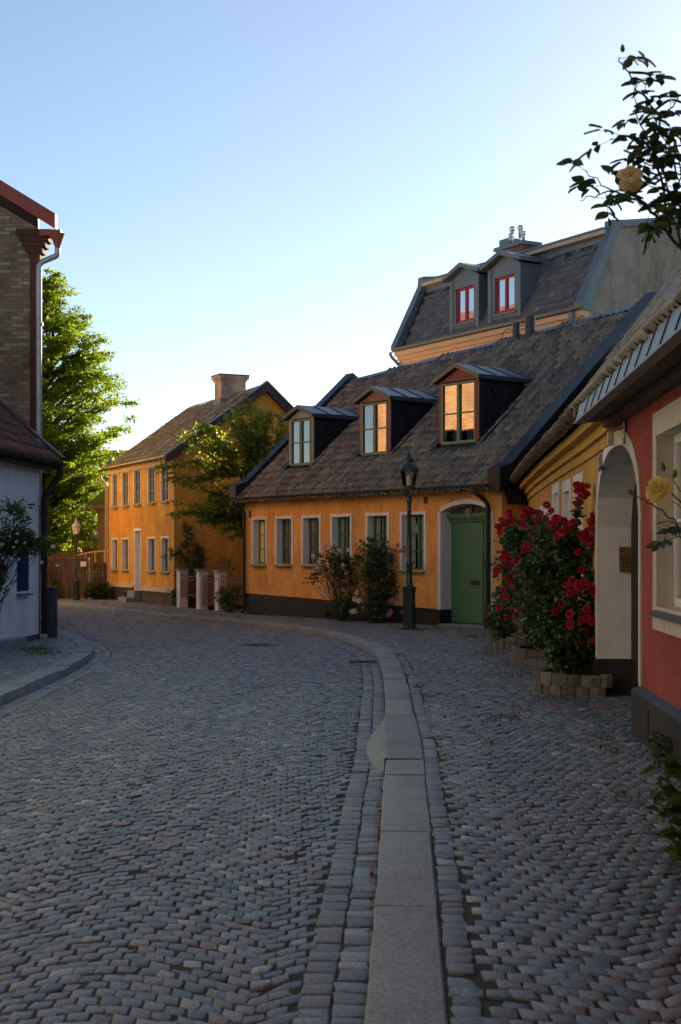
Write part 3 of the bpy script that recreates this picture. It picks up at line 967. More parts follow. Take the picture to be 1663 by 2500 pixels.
mb.tube([FL(dsp + .17, TD - .01, 1.52), FL(dsp + .15, TD - .05, 1.48), FL(dsp + .15, TD - .06, 1.38), FL(dsp + .17, TD - .05, 1.29), FL(dsp + .17, TD - .01, 1.25)], 0.012, 6)
mb.lathe([(0.001, -.03), (.028, -.02), (.028, .02), (0.001, .03)], FL(dsp + .17, TD - .012, 1.52), 8)
mb.lathe([(0.001, -.03), (.024, -.02), (.024, .02), (0.001, .03)], FL(dsp + .17, TD - .012, 1.25), 8)
mb.build('handle', M['blackmatte'], d2)
# transom beam, fanlight
mb = MB()
mb.box(FL, DA + .012, DB, TD - .05, TD + .02, 2.36, 2.42); mb.box(FL, DA + .012, DB, TD - .10, TD + .02, 2.42, 2.47); mb.box(FL, DA + .012, DB, TD - .14, TD + .02, 2.47, 2.53)
mb.build('transom', M['greenpaint'], low)
mb = MB()
for i in range(8):
    s = DA + 0.06 + (DB - DA - .1) * i / 7
    mb.box(FL, s - .018, s + .018, TD - .02, TD + .02, 2.53, min(arch_z(s), 2.74))
mb.box(FL, DA + .012, DB, TD - .02, TD + .0, 2.53, 2.56)
fan = mb.build('fanlight', M['greenpaint'], low)
mb = MB(); mb.box(FL, DA, DB, TD + .03, TD + .06, 2.5, 2.78); mb.build('pane', M['mauve'], fan)
mb = MB(); mb.box(FL, 8.66, 8.80, TD - .165, TD - .155, 2.475, 2.64); mb.build('number_plate', M['signwhite'], low)
npl = MB(); npl.box(FL, 8.672, 8.788, TD - .17, TD - .165, 2.487, 2.628); npo = npl.build('number_plate', M['signblack'], low)
text('5', npo, FL, 8.73, 2.557, 0.15, M['signwhite'], t=TD - .172)
# doorstep
mb = MB(); mb.box(FL, DA + 0.02, DB - 0.02, -0.10, 0.33, -0.02, 0.045); mb.build('doorstep', M['granite'], low)
# little vents
for s0, s1, z0, z1 in ((0.21, 0.31, 2.61, 2.79), (7.40, 7.53, 2.79, 2.94)):
    mb = MB(); mb.box(FL, s0, s1, -.012, .01, z0, z1); mb.build('vent', M['bargeboard'], low)

# dormer data: s range, front t, sill z, eave z, apex z
DORM = [(1.02, 2.12, 0.74, 4.0, 5.24, 5.44, M['paleblue']), (3.84, 5.06, 0.93, 4.14, 5.46, 5.69, M['mauve']), (6.74, 8.12, 1.05, 4.24, 5.70, 5.96, M['redbrown'])]
def RL(s, d, h):
    t = d * CS
    return FL(s, t - h * SL * CS, EZ + SL * t + h * CS)
def keep_low(s, d):
    t = d * CS
    if not (-0.05 < s < LLEN - 0.12 and -0.32 < t < tr(s) - 0.03): return False
    for s0, s1, tf, zs, ze, za, _ in DORM:
        if s0 - 0.08 < s < s1 + 0.08 and t > tf - 0.12:
            mid = (s0 + s1) / 2
            zt = ze + (za - ze) * (1 - abs(s - mid) / ((s1 - s0) / 2))
            if t < (zt - EZ) / SL - 0.05: return False
    return True
V, F, R = pantiles(RL, -0.02, LLEN, -0.30 / CS, 7.2, keep_low, 0.18, 0.30, 0.08, 3)
roof = fast('roof', V, F, M['pantile'], low, R, False)
mb = MB()   # dark boarding under the tiles and the rear slope
for s in range(0, 10):
    b0, b1 = s, min(s + 1, LLEN - .05)
    mb.poly([FL(b0, -.28, EZ - .28 * SL - .03), FL(b1, -.28, EZ - .28 * SL - .03), FL(b1, tr(b1), EZ + SL * tr(b1) - .03), FL(b0, tr(b0), EZ + SL * tr(b0) - .03)])
    mb.poly([FL(b0, tr(b0), EZ + SL * tr(b0)), FL(b1, tr(b1), EZ + SL * tr(b1)), FL(b1, tr(b1) * 2 + .2, EZ - .18), FL(b0, tr(b0) * 2 + .2, EZ - .18)])
mb.build('roof_boarding', M['blackmatte'], roof)
# ridge capping
mb = MB()
pts = [FL(s, tr(s), EZ + SL * tr(s)) for s in np.linspace(0, LLEN, 12)]
for p, q in zip(pts, pts[1:]):
    a3 = [(p[0] + LN.x * .17, p[1] + LN.y * .17, p[2] - .05), (p[0], p[1], p[2] + .07), (p[0] - LN.x * .17, p[1] - LN.y * .17, p[2] - .05)]
    b3 = [(q[0] + LN.x * .17, q[1] + LN.y * .17, q[2] - .05), (q[0], q[1], q[2] + .07), (q[0] - LN.x * .17, q[1] - LN.y * .17, q[2] - .05)]
    mb.prism(a3, b3)
mb.build('ridge_cap', M['bluemetal'], roof)
# verge parapets in black sheet metal, ending in boxes over the eave
for s0, s1 in ((-0.30, 0.03), (LLEN - 0.12, LLEN + 0.26)):
    mb = MB()
    sm = (s0 + s1) / 2
    tt = tr(sm)
    pro = [(-0.32, EZ - .34), (-0.32, EZ + .18), (0.05, EZ + .30), (tt, EZ + SL * tt + .26), (tt + .25, EZ + SL * tt + .1), (tt + .25, EZ + SL * tt - .4), (0.1, EZ - .2)]
    mb.prism([FL(s0, t, z) for t, z in pro], [FL(s1, t, z) for t, z in pro])
    mb.build('verge_parapet', M['blackmetal'], roof)
mb = MB()
mb.prism([FL(LLEN + .16, t, z) for t, z in [(-.1, EZ - .3), (tr(10), EZ + SL * tr(10) + .1), (tr(10) * 2, 3.2), (tr(10) * 2, 2.6), (0, 2.7)]], [FL(LLEN + .2, t, z) for t, z in [(-.1, EZ - .3), (tr(10), EZ + SL * tr(10) + .1), (tr(10) * 2, 3.2), (tr(10) * 2, 2.6), (0, 2.7)]])
mb.build('gable_cladding', M['blackmetal'], low)
# eave gutter and downpipes
def gutter(F, s0, s1, t, z, r, mat, parent, step=0.5, name='gutter', hooks=True):
    mb = MB()
    n = max(2, int((s1 - s0) / step) + 1)
    ss = np.linspace(s0, s1, n)
    k = 8
    base = len(mb.v)
    for s in ss:
        for rr in (r, r * .9):
            for q in range(k + 1):
                an = math.pi + math.pi * q / k
                mb.v.append(F(s, t + rr * math.cos(an), z + rr * math.sin(an)))
    m_ = 2 * (k + 1)
    for i in range(n - 1):
        for lay in (0, 1):
            for q in range(k):
                o = base + i * m_ + lay * (k + 1) + q
                mb.f.append((o, o + 1, o + m_ + 1, o + m_) if lay else (o, o + m_, o + m_ + 1, o + 1)); mb.r.append(.5); mb.m.append(0)
        for q in (0, k):
            o = base + i * m_ + q
            mb.f.append((o, o + k + 1, o + m_ + k + 1, o + m_)); mb.r.append(.5); mb.m.append(0)
    for e in (0, n - 1):
        mb.f.append(tuple(base + e * m_ + q for q in range(k + 1))); mb.r.append(.5); mb.m.append(0)
    if hooks:
        for s in np.arange(s0 + .3, s1, 0.6):
            mb.tube([F(s, t + (r + .006) * math.cos(math.pi + math.pi * q / 6), z + (r + .006) * math.sin(math.pi + math.pi * q / 6)) for q in range(7)], .008, 4)
    return mb.build(name, mat, parent, 'auto')
gutter(FL, -0.28, LLEN - 0.1, -0.33, 3.14, 0.065, M['gutter'], low)
def pipe(F, pts, r, mat, parent, name='downpipe', collars=()):
    mb = MB()
    P = [Vector(F(*p)) for p in pts]
    Q = [P[0]]
    for i in range(1, len(P) - 1):          # round the bends
        a_, b_, c_ = P[i - 1], P[i], P[i + 1]
        l = min(.12, (b_ - a_).length * .45, (c_ - b_).length * .45)
        p0, p2 = b_ + (a_ - b_).normalized() * l, b_ + (c_ - b_).normalized() * l
        for k in range(5):
            x = k / 4
            Q.append(p0.lerp(b_, x).lerp(b_.lerp(p2, x), x))
    Q.append(P[-1])
    mb.tube(Q, r, 10)
    for c in collars:
        p = F(*c)
        mb.tube([(p[0], p[1], p[2] - .03), (p[0], p[1], p[2] + .03)], r * 1.18, 10)
    return mb.build(name, mat, parent, 'auto')
pipe(FL, [(9.46, -.33, 3.10), (9.46, -.33, 2.98), (9.62, -.09, 2.74), (9.62, -.09, 0.12), (9.60, -.16, 0.03)], .048, M['blackmatte'], low, collars=[(9.62, -.09, .42), (9.62, -.09, 2.6), (9.62, -.09, 1.5)])
pipe(FL, [(-0.08, -.33, 3.10), (-0.08, -.33, 3.0), (0.10, -.09, 2.80), (0.10, -.09, 0.12), (0.06, -.18, 0.03)], .045, M['blackmatte'], low, collars=[(0.10, -.09, .55), (0.10, -.09, 2.65), (0.10, -.09, 1.6)])

# dormers
for k, (s0, s1, tf, zs, ze, za, pm) in enumerate(DORM):
    mid = (s0 + s1) / 2
    te, ta = (ze - EZ) / SL, (za - EZ) / SL
    mb = MB()
    for sa, sb in ((s0 + .012, s0 + .03), (s1 - .03, s1 - .012)):
        pr_ = [(tf + .03, zs - .10), (tf + .03, ze), (te + .1, ze), (tf + .05, zs - .18)]
        mb.prism([FL(sa, t, z) for t, z in pr_], [FL(sb, t, z) for t, z in pr_])
    # standing seams and flashing on the cheeks
    for s in (s1 - .012,):
        for t in (tf + .5, tf + 1.0):
            zz = EZ + SL * t
            if zz < ze - .1:
                mb.box(FL, s, s + .018, t, t + .012, zz, ze)
        fl = [(tf - .1, EZ + SL * (tf - .1) + .09), (te + .1, ze + .09), (te + .1, ze + .05), (tf - .1, EZ + SL * (tf - .1) + .05)]
        mb.prism([FL(s, t, z) for t, z in fl], [FL(s + .26, t, z + .015) for t, z in fl])
        fl2 = [(t, z) for t, z in fl]
        mb.prism([FL(s0 - .2, t, z + .015) for t, z in fl2], [FL(s0 + .012, t, z) for t, z in fl2])
    # apron in front
    mb.hexa([FL(s0 - .22, tf - .26, EZ + SL * (tf - .26) + .05), FL(s1 + .28, tf - .26, EZ + SL * (tf - .26) + .05), FL(s1 + .02, tf + .02, zs - .12), FL(s0 - .02, tf + .02, zs - .12),
             FL(s0 - .22, tf - .26, EZ + SL * (tf - .26) + .075), FL(s1 + .28, tf - .26, EZ + SL * (tf - .26) + .075), FL(s1 + .02, tf + .02, zs - .02), FL(s0 - .02, tf + .02, zs - .02)])
    # round vent hood on the right cheek
    c = FL(s1 - .005, tf + .30, ze - .22)
    for q in range(6):
        a0, a1 = math.pi * q / 6, math.pi * (q + 1) / 6
        mb.poly([FL(s1 - .011, tf + .30 + .075 * math.cos(a0), ze - .26 + .11 * math.sin(a0)), FL(s1 - .011, tf + .30 + .075 * math.cos(a1), ze - .26 + .11 * math.sin(a1)), FL(s1 + .09, tf + .30 + .075 * math.cos(a1) * 1.1, ze - .34 + .11 * math.sin(a1)), FL(s1 + .09, tf + .30 + .075 * math.cos(a0) * 1.1, ze - .34 + .11 * math.sin(a0))])
    dm = mb.build('dormer', M['blackmetal'], low)
    # gabled roof of the dormer
    mb = MB()
    ov, fo = .13, .13
    sl_d = (za - ze) / ((s1 - s0) / 2)
    zl = ze - ov * sl_d
    def tb(z): return (z - EZ) / SL
    for sa, sb in ((s0 - ov, mid), (s1 + ov, mid)):
        lo, hi = zl + .03, za + .05
        mb.hexa([FL(sa, tf - fo, lo), FL(sb, tf - fo, hi), FL(sb, tb(hi) + .15, hi), FL(sa, tb(lo) + .15, lo),
                 FL(sa, tf - fo, lo + .10), FL(sb, tf - fo, hi + .10), FL(sb, tb(hi) + .3, hi + .10), FL(sa, tb(lo) + .3, lo + .10)])
        nse = 4
        for i in range(1, nse):
            t_ = tf - fo + i * .55
            mb.hexa([FL(sa, t_, lo + .10), FL(sb, t_, hi + .10), FL(sb, t_ + .025, hi + .10), FL(sa, t_ + .025, lo + .10), FL(sa, t_, lo + .125), FL(sb, t_, hi + .125), FL(sb, t_ + .025, hi + .125), FL(sa, t_ + .025, lo + .125)])
    mb.build('dormer_roof', M['bluedark'], dm)
    mb = MB()       # gable board and corner posts
    mb.prism([FL(s0, tf, ze - .0), FL(s1, tf, ze - .0), FL(mid, tf, za + .04)], [FL(s0, tf + .04, ze), FL(s1, tf + .04, ze), FL(mid, tf + .04, za + .04)])
    mb.box(FL, s0, s0 + .10, tf, tf + .04, zs, ze); mb.box(FL, s1 - .10, s1, tf, tf + .04, zs, ze)
    mb.build('gable_board', pm, dm)
    mb = MB()       # casements
    A_, B_, C_, D_ = s0 + .10, s1 - .10, zs - .02, ze - .03
    fw = .05
    mb.box(FL, A_, B_, tf - .015, tf + .05, C_, C_ + fw + .02); mb.box(FL, A_, B_, tf - .015, tf + .05, D_ - fw, D_)
    mb.box(FL, A_, A_ + fw, tf - .015, tf + .05, C_ + fw + .02, D_ - fw); mb.box(FL, B_ - fw, B_, tf - .015, tf + .05, C_ + fw + .02, D_ - fw)
    mm = (A_ + B_) / 2
    mb.box(FL, mm - .045, mm + .045, tf - .022, tf + .05, C_ + fw + .02, D_ - fw)
    zm = C_ + (D_ - C_) * .5
    mb.box(FL, A_ + fw, mm - .045, tf - .005, tf + .03, zm - .016, zm + .016); mb.box(FL, mm + .045, B_ - fw, tf - .005, tf + .03, zm - .016, zm + .016)
    mb.build('casement', M['olivepaint'] if k < 2 else M['greenpaint'], dm)
    mb = MB(); mb.poly([FL(A_ + .02, tf + .022, C_ + .02), FL(B_ - .02, tf + .022, C_ + .02), FL(B_ - .02, tf + .022, D_ - .02), FL(A_ + .02, tf + .022, D_ - .02)])
    mb.build('pane', M['panehigh'], dm)
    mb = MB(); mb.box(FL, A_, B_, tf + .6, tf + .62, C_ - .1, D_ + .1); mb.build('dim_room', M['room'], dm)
    if k < 2:
        mb = MB()
        xs = np.linspace(A_, B_, 15)
        for i in range(14):
            mb.poly([FL(xs[i], tf + .16 + .02 * (i % 2), C_), FL(xs[i + 1], tf + .16 + .02 * ((i + 1) % 2), C_), FL(xs[i + 1], tf + .16 + .02 * ((i + 1) % 2), zm - .05), FL(xs[i], tf + .16 + .02 * (i % 2), zm - .05)])
        mb.build('curtain', M['mauve'], dm)
# vent pipes by the ridge
for s, h, r in ((6.05, .52, .10), (6.50, .58, .13)):
    mb = MB(); p = FL(s, tr(s) - .1, EZ + SL * (tr(s) - .1) - .1)
    mb.lathe([(r, 0), (r, h), (r * 1.05, h), (r * 1.05, h + .06), (.01, h + .06)], p, 14)
    mb.build('roof_vent', M['blackmetal'], low, 'auto')
mb = MB()
for s in (5.75, 6.22):
    z0 = EZ + SL * tr(s) + .08
    mb.tube([FL(s - .25, tr(s) - .05, z0 - .05), FL(s - .2, tr(s) - .05, z0 + .15), FL(s, tr(s) - .05, z0 + .22), FL(s + .2, tr(s) - .05, z0 + .15), FL(s + .25, tr(s) - .05, z0)], .012, 5)
mb.build('roof_hoop', M['gutter'], low)

# ------------------------------------------------------------------ two storey yellow house
YO = Vector((-5.2, 44.4, 0)); YU = Vector((-.41, .912, 0)); YN = Vector((-.912, -.41, 0))
FY = frame(YO, YU, YN)
YL, YE, YR, YT, YD = 7.75, 4.62, 6.85, 3.05, 5.6
yel = thing('two_storey_house', 'two storey yellow plastered house with pale chimney and brown bargeboards', 'house', (YO + YU * 3.5)[:])
ym = dict(frame=M['greygreen'], surround=M['white'], sill=M['greygreen'])
holes = []
for s0, s1 in ((6.50, 7.30), (5.10, 5.98), (3.62, 4.48), (1.95, 2.82), (.46, 1.34)):
    wo, h = window(yel, FY, s0, s1, 3.30, 4.52, ym, sw=.06, depth=.03, rows=3, curtain='sides', pane=M['panehigh'], bar=.03)
    holes.append(h)
for s0, s1 in ((6.50, 7.30), (5.10, 5.98), (1.95, 2.82), (.46, 1.34)):
    wo, h = window(yel, FY, s0, s1, 1.07, 2.18, ym, sw=.06, depth=.11, rows=3, curtain='sides', bar=.03)
    holes.append(h)
holes.append((3.66, 4.34, .40, 2.40))
mb = MB()
wall(mb, FY, 0, YL, 0, YE, holes)
for s in (0, YL):
    mb.poly([FY(s, 0, 0), FY(s, YD, 0), FY(s, YD, YE - .1), FY(s, YT, YR - .02), FY(s, 0, YE)])
mb.poly([FY(0, YD, 0), FY(YL, YD, 0), FY(YL, YD, YE), FY(0, YD, YE)])
mb.build('wall', M['yellow'], yel)
mb = MB()
mb.box(FY, 4.34, 4.42, -.02, .35, .30, 2.48); mb.box(FY, 3.58, 3.66, -.02, .35, .30, 2.48); mb.box(FY, 3.66, 4.34, -.02, .35, 2.40, 2.48)
mb.build('door_surround', M['white'], yel)
mb = MB()
mb.box(FY, 3.66, 4.34, .33, .37, .38, 2.05)
for sa in (3.72, 4.03):
    for z0, z1 in ((.5, 1.0), (1.1, 1.95)):
        mb.box(FY, sa, sa + .26, .318, .33, z0, z1)
dr = mb.build('door', M['pillar'], yel)
mb = MB(); mb.box(FY, 3.66, 4.34, .34, .36, 2.08, 2.40); mb.build('transom_light', M['panehigh'], dr)
mb = MB(); mb.box(FY, -.03, 3.56, -.05, .02, -.1, .40); mb.box(FY, 4.44, YL + .02, -.05, .02, -.1, .46)
mb.build('plinth', M['plinthold'], yel)
mb = MB()
for a0, b0, z in ((-.03, 3.56, .40), (4.44, YL + .02, .46)):
    mb.box(FY, a0, b0, -.09, .02, z, z + .07); mb.box(FY, a0, b0, -.05, .02, z + .073, z + .13)
mb.build('ledge', M['cream'], yel)
mb = MB(); mb.box(FY, 3.55, 4.5, -.55, .33, -.05, .16); mb.box(FY, 3.60, 4.44, -.25, .33, .16, .38)
mb.build('doorstep', M['concrete'], yel)
ysl = (YR - YE) / YT
YCS = 1 / math.sqrt(1 + ysl * ysl)
def RY(s, d, h):
    t = d * YCS
    return FY(s, t - h * ysl * YCS, YE + .20 + ysl * t + h * YCS)
V, F, R = pantiles(RY, -.12, YL + .15, -.30 / YCS, (YT) / YCS, lambda s, d: -.2 < s < YL + .2 and d * YCS < YT, .21, .22, .014, 5)
yr = fast('roof', V, F, M['pantile'], yel, R)
mb = MB()
mb.poly([FY(-.12, -.28, YE + .2 - .28 * ysl - .03), FY(YL + .15, -.28, YE + .2 - .28 * ysl - .03), FY(YL + .15, YT, YR + .17), FY(-.12, YT, YR + .17)])
mb.poly([FY(-.12, YT, YR + .12), FY(YL + .15, YT, YR + .12), FY(YL + .15, YD + .3, YE - .1), FY(-.12, YD + .3, YE - .1)])
mb.build('rear_slope', M['pantile'], yr)
mb = MB()
for s0, s1 in ((-.20, -.08),):
    pr_ = [(-.34, YE - .24), (-.34, YE + .02), (YT, YR + .26), (YD + .5, YE - .25), (YD + .3, YE - .55), (YT, YR - .02)]
    mb.prism([FY(s0, t, z) for t, z in pr_], [FY(s1, t, z) for t, z in pr_])
mb.build('bargeboard', M['bargeboard'], yr)
mb = MB()
pr_ = [(-.36, YE + .03), (-.36, YE + .07), (YT, YR + .31), (YD + .52, YE - .20), (YD + .52, YE - .24), (YT, YR + .265)]
mb.prism([FY(-.22, t, z) for t, z in pr_], [FY(-.02, t, z) for t, z in pr_])
mb.build('verge_flashing', M['bluemetal'], yr)
mb = MB()
pr_ = [(t, z - .11) for t, z in pr_]
mb.prism([FY(YL + .1, t, z) for t, z in pr_], [FY(YL + .22, t, z) for t, z in pr_])
mb.build('verge_flashing', M['bluemetal'], yr)
mb = MB(); mb.box(FY, .0, YL, -.08, .01, YE - .14, YE - .03); mb.box(FY, .0, YL, -.20, .01, YE - .027, YE + .10); mb.build('cornice', M['palecornice'], yel)
gutter(FY, -.05, YL + .1, -.32, YE + .02, .06, M['copper'], yel)
pipe(FY, [(YL + .02, -.32, YE - .14), (YL + .02, -.32, YE - .3), (YL - .02, -.10, YE - .5), (YL - .02, -.10, .4), (YL + .05, -.22, .06)], .05, M['tanpipe'], yel, collars=[(YL - .02, -.10, 2.3), (YL - .02, -.10, .6)])
# chimney on the ridge
mb = MB()
cs0, cs1, ct0, ct1 = 2.75, 3.42, YT - .52, YT + .36
mb.box(FY, cs0, cs1, ct0, ct1, YR - .7, YR + .62)
ch = mb.build('chimney', M['chimney'], yr)
mb = MB(); mb.box(FY, cs0 - .04, cs1 + .04, ct0 - .04, ct1 + .04, YR + .62, YR + .69); mb.box(FY, cs0 - .09, cs1 + .09, ct0 - .09, ct1 + .09, YR + .69, YR + .80)
mb.build('chimney_cap', M['chimney'], yr)
mb = MB(); mb.box(FY, cs0 - .03, cs1 + .03, ct0 - .03, ct1 + .03, YR - .6, YR + .02); mb.build('chimney_flashing', M['bluemetal'], yr)
mb = MB(); mb.box(FY, cs0 - .1, cs1 + .1, ct0 - .1, ct1 + .1, YR + .80, YR + .84); mb.build('chimney_lid', M['blackmetal'], yr)

# ------------------------------------------------------------------ mansard house behind
MO = Vector((7.37, 42, 0)); MU = Vector((-.506, .863, 0)); MN = Vector((-.863, -.506, 0))
FM = frame(MO, MU, MN)
man = thing('mansard_house', 'tall house behind the low roof with slate mansard and red framed dormers', 'house', (MO + MU * 5)[:])
ML = 10.1
mb = MB()
mb.box(FM, 0, ML, 0, 7, 0, 8.2)
mb.build('wall', M['cornice'], man)
mb = MB()
for i, (t, z0, z1) in enumerate(((-.06, 8.2, 8.38), (-.14, 8.38, 8.50), (-.22, 8.50, 8.64), (-.34, 8.64, 8.80))):
    mb.box(FM, -.02, ML + .1, t, .3, z0, z1 - .003)
mb.build('cornice', M['cornice'], man)
gutter(FM, -.1, ML + .12, -.40, 8.90, .085, M['bluemetal'], man, hooks=False)
MZ0, MZ1, MT1 = 8.90, 11.2, 1.15
msl = (MZ1 - MZ0) / MT1
MCS = 1 / math.sqrt(1 + msl * msl)
def RM(s, d, h):
    t = d * MCS
    return FM(s, t - .22 - h * msl * MCS, MZ0 + msl * t + h * MCS)
V, F, R = pantiles(RM, .25, ML - .1, 0.05, MT1 / MCS, lambda s, d: .2 < s < ML - .35 and d * MCS < MT1, .27, .22, .0, 11, True)
mr = fast('mansard_slope', V, F, M['slate'], man, R)
mb = MB()
mb.prism([FM(.05, -.2, MZ0 - .05), FM(.05, MT1 - .24, MZ1), FM(.05, 6.8, MZ1 + 1.1), FM(.05, 6.8, MZ0)], [FM(ML, -.2, MZ0 - .05), FM(ML, MT1 - .24, MZ1), FM(ML, 6.8, MZ1 + 1.1), FM(ML, 6.8, MZ0)])
mb.build('roof_core', M['blackmatte'], man)
mb = MB()     # upper eave boards and flat roof
mb.box(FM, .1, ML - .2, MT1 - .55, MT1 + .2, MZ1 - .02, MZ1 + .10)
mb.build('upper_eave', M['cream'], man)
mb = MB()
mb.box(FM, .1, ML - .2, MT1 - .60, MT1 + .2, MZ1 + .10, MZ1 + .16)
mb.box(FM, .1, ML - .2, MT1 - .34, MT1 - .15, MZ1 - .28, MZ1 - .03)
mb.build('upper_flashing', M['bluemetal'], man)
def verge(s0, s1, ext):
    mb = MB()
    pr_ = [(-.36, MZ0 - .1), (-.42, MZ0 + .1), (MT1 - .42, MZ1 + .06), (MT1 - .40, MZ1 + .36), (MT1 + .1, MZ1 + .42), (6.8, MZ1 + 1.35), (6.8, MZ1 + 1.15), (MT1 + .0, MZ1 + .20), (MT1 - .2, MZ1 - .0), (-.12, MZ0 - .1)]
    mb.prism([FM(s0, t, z) for t, z in pr_], [FM(s1, t, z) for t, z in pr_])
    return mb.build('verge_parapet', M['bluemetal'], man)
verge(-.12, .22, 1); verge(ML - .12, ML + .22, 1)
mb = MB()
mb.prism([FM(-.02, t, z) for t, z in [(-.05, 0), (-.05, MZ0), (MT1 - .1, MZ1 + .2), (MT1 + .3, MZ1 + .3), (7.2, MZ1 + 1.2), (7.2, 0)]], [FM(.05, t, z) for t, z in [(-.05, 0), (-.05, MZ0), (MT1 - .1, MZ1 + .2), (MT1 + .3, MZ1 + .3), (7.2, MZ1 + 1.2), (7.2, 0)]])
mb.build('gable_wall', M['cement'], man)
pipe(FM, [(.35, -.42, 8.78), (.35, -.42, 8.6), (.35, -.42, 8.2)], .09, M['bluemetal'], man)
pipe(FM, [(ML + .22, -.42, 8.80), (ML + .22, -.42, 8.68), (ML - .05, -.10, 8.2), (ML - .05, -.10, 6.0)], .06, M['bluemetal'], man)
for s0, s1 in ((5.42, 7.05), (3.2, 4.88)):
    mid = (s0 + s1) / 2
    zb, ze, za, tf = 9.08, 10.80, 11.16, -.10
    mb = MB()
    wa, wb = mid - .52, mid + .52
    mb.box(FM, s0, wa, tf, tf + 1.6, zb, ze); mb.box(FM, wb, s1, tf, tf + 1.6, zb, ze)
    mb.box(FM, wa, wb, tf, tf + 1.6, zb, 9.35); mb.box(FM, wa, wb, tf, tf + 1.6, 10.50, ze)
    mb.box(FM, s0 - .02, s0 + .16, tf - .03, tf, zb - .05, ze); mb.box(FM, s1 - .16, s1 + .02, tf - .03, tf, zb - .05, ze)
    mb.box(FM, wa - .1, wb + .1, tf - .05, tf, 9.25, 9.33)
    mb.prism([FM(s0, tf, ze), FM(s1, tf, ze), FM(mid, tf, za)], [FM(s0, tf + 2.4, ze), FM(s1, tf + 2.4, ze), FM(mid, tf + 2.4, za)])
    dm = mb.build('dormer', M['bluemetal'], man)
    mb = MB()
    for sa, sb in ((s0 - .2, mid), (s1 + .2, mid)):
        mb.hexa([FM(sa, tf - .22, ze + .02), FM(sb, tf - .22, za + .0), FM(sb, tf + 2.6, za + .0), FM(sa, tf + 2.6, ze + .02), FM(sa, tf - .22, ze + .15), FM(sb, tf - .22, za + .14), FM(sb, tf + 2.6, za + .14), FM(sa, tf + 2.6, ze + .15)])
    mb.build('dormer_roof', M['bluemetal'], dm)
    mb = MB()
    fw = .075
    mb.box(FM, wa, wb, tf + .06, tf + .12, 9.35, 9.35 + fw); mb.box(FM, wa, wb, tf + .06, tf + .12, 10.5 - fw, 10.5)
    for sa in (wa, mid - .05, wb - fw):
        mb.box(FM, sa, sa + (.10 if sa == mid - .05 else fw), tf + .055, tf + .12, 9.35 + fw, 10.5 - fw)
    mb.build('casement', M['redframe'], dm)
    mb = MB(); mb.poly([FM(wa, tf + .1, 9.36), FM(wb, tf + .1, 9.36), FM(wb, tf + .1, 10.49), FM(wa, tf + .1, 10.49)]); mb.build('pane', M['panehigh'], dm)
    mb = MB()
    for a0, b0 in ((wa + .05, mid - .1), (mid + .05, wb - .12)):
        mb.box(FM, a0, b0, tf + .14, tf + .15, 9.36, 10.49)
    mb.build('curtain', M['curtain'], dm)
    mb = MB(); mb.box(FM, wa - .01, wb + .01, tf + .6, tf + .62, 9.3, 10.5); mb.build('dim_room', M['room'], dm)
mb = MB(); mb.box(FM, 5.05, 6.35, 1.4, 2.0, 11.0, 11.86); mch = mb.build('chimney', M['brickchim'], man)
mb = MB(); mb.box(FM, 4.92, 6.5, 1.28, 2.12, 11.86, 11.98); mb.box(FM, 5.85, 6.4, 1.45, 1.95, 11.98, 12.25); mb.build('chimney_cap', M['bluemetal'], mch)
for s, t, z, r in ((6.0, 1.7, 12.25, .11), (5.55, 1.7, 12.2, .11), (5.75, 1.45, 11.98, .09), (5.25, 1.6, 11.98, .09)):
    mb = MB(); p = FM(s, t, z)
    mb.lathe([(r * .6, 0), (r * .6, .16), (r * .75, .17), (r * .75, .2), (r * .6, .22)] + [(max(.005, r * math.sin(x)), .22 + r + r * -math.cos(x)) for x in np.linspace(.55, math.pi, 10)], p, 16)
    mb.build('chimney_cowl', M['chrome'], mch, True)

# ------------------------------------------------------------------ ochre row house (bent front) and red house, sharing an archway
FO = polyframe([(2.86, 14.8), (3.0, 16.6), (3.12, 18.2), (3.22, 19.8), (3.46, 23.2), (3.8, 27.6), (4.2, 32.2)])
och = thing('ochre_house', 'ochre row house with bent front and white window surrounds beside the red roses', 'house', (3.3, 21, 0))
OLEN = FO.length
om = dict(frame=M['signwhite'], surround=M['white'], sill=M['white'])
holes = []
OWIN = [(3.55, 4.75, 1.25, 2.70, 0.13), (5.15, 6.45, 1.25, 2.70, .13), (7.15, 8.35, .1, 2.75, .13), (9.15, 10.4, 1.3, 2.50, .13), (10.75, 11.8, 1.3, 2.50, .13)]
for i, (s0, s1, z0, z1, hd) in enumerate(OWIN):
    wo, h = window(och, FO, s0, s1, z0, z1, om, sw=.16, depth=.2, rows=2, curtain='sides', proud=.012)
    holes.append(h)
# the archway: opening 0..1.9 on this side
AZ, AW = 1.95, 1.75         # spring height and half width
AR = .80                    # rise
def az(s):                  # s from 0 at crown line (house joint) to AW at jamb
    q = min(1, max(0, s / AW))
    return AZ + AR * math.sqrt(max(0, 1 - q ** 2.6))
mb = MB()
wall(mb, FO, 0, OLEN, 0, 3.1, holes + [(0, AW, 0, AZ + AR)], extra=FO.knots)
for i in range(14):
    sa, sb = AW * i / 14, AW * (i + 1) / 14
    mb.poly([FO(sa, 0, az(sa)), FO(sb, 0, az(sb)), FO(sb, 0, AZ + AR), FO(sa, 0, AZ + AR)])
mb.poly([FO(OLEN, 0, 0), FO(OLEN, 6.5, 0), FO(OLEN, 6.5, 3.1), FO(OLEN, 3.15, 6.65), FO(OLEN, 0, 3.1)])
mb.poly([FO(OLEN - .2, 2.0, 3.0), FO(OLEN + 2.6, 2.6, 3.0), FO(OLEN + 2.6, 2.6, 6.2), FO(OLEN - .2, 3.15, 6.6)])  # extra sheet past the house end, added to stop a sun leak
mb.build('wall', M['ochre'], och)
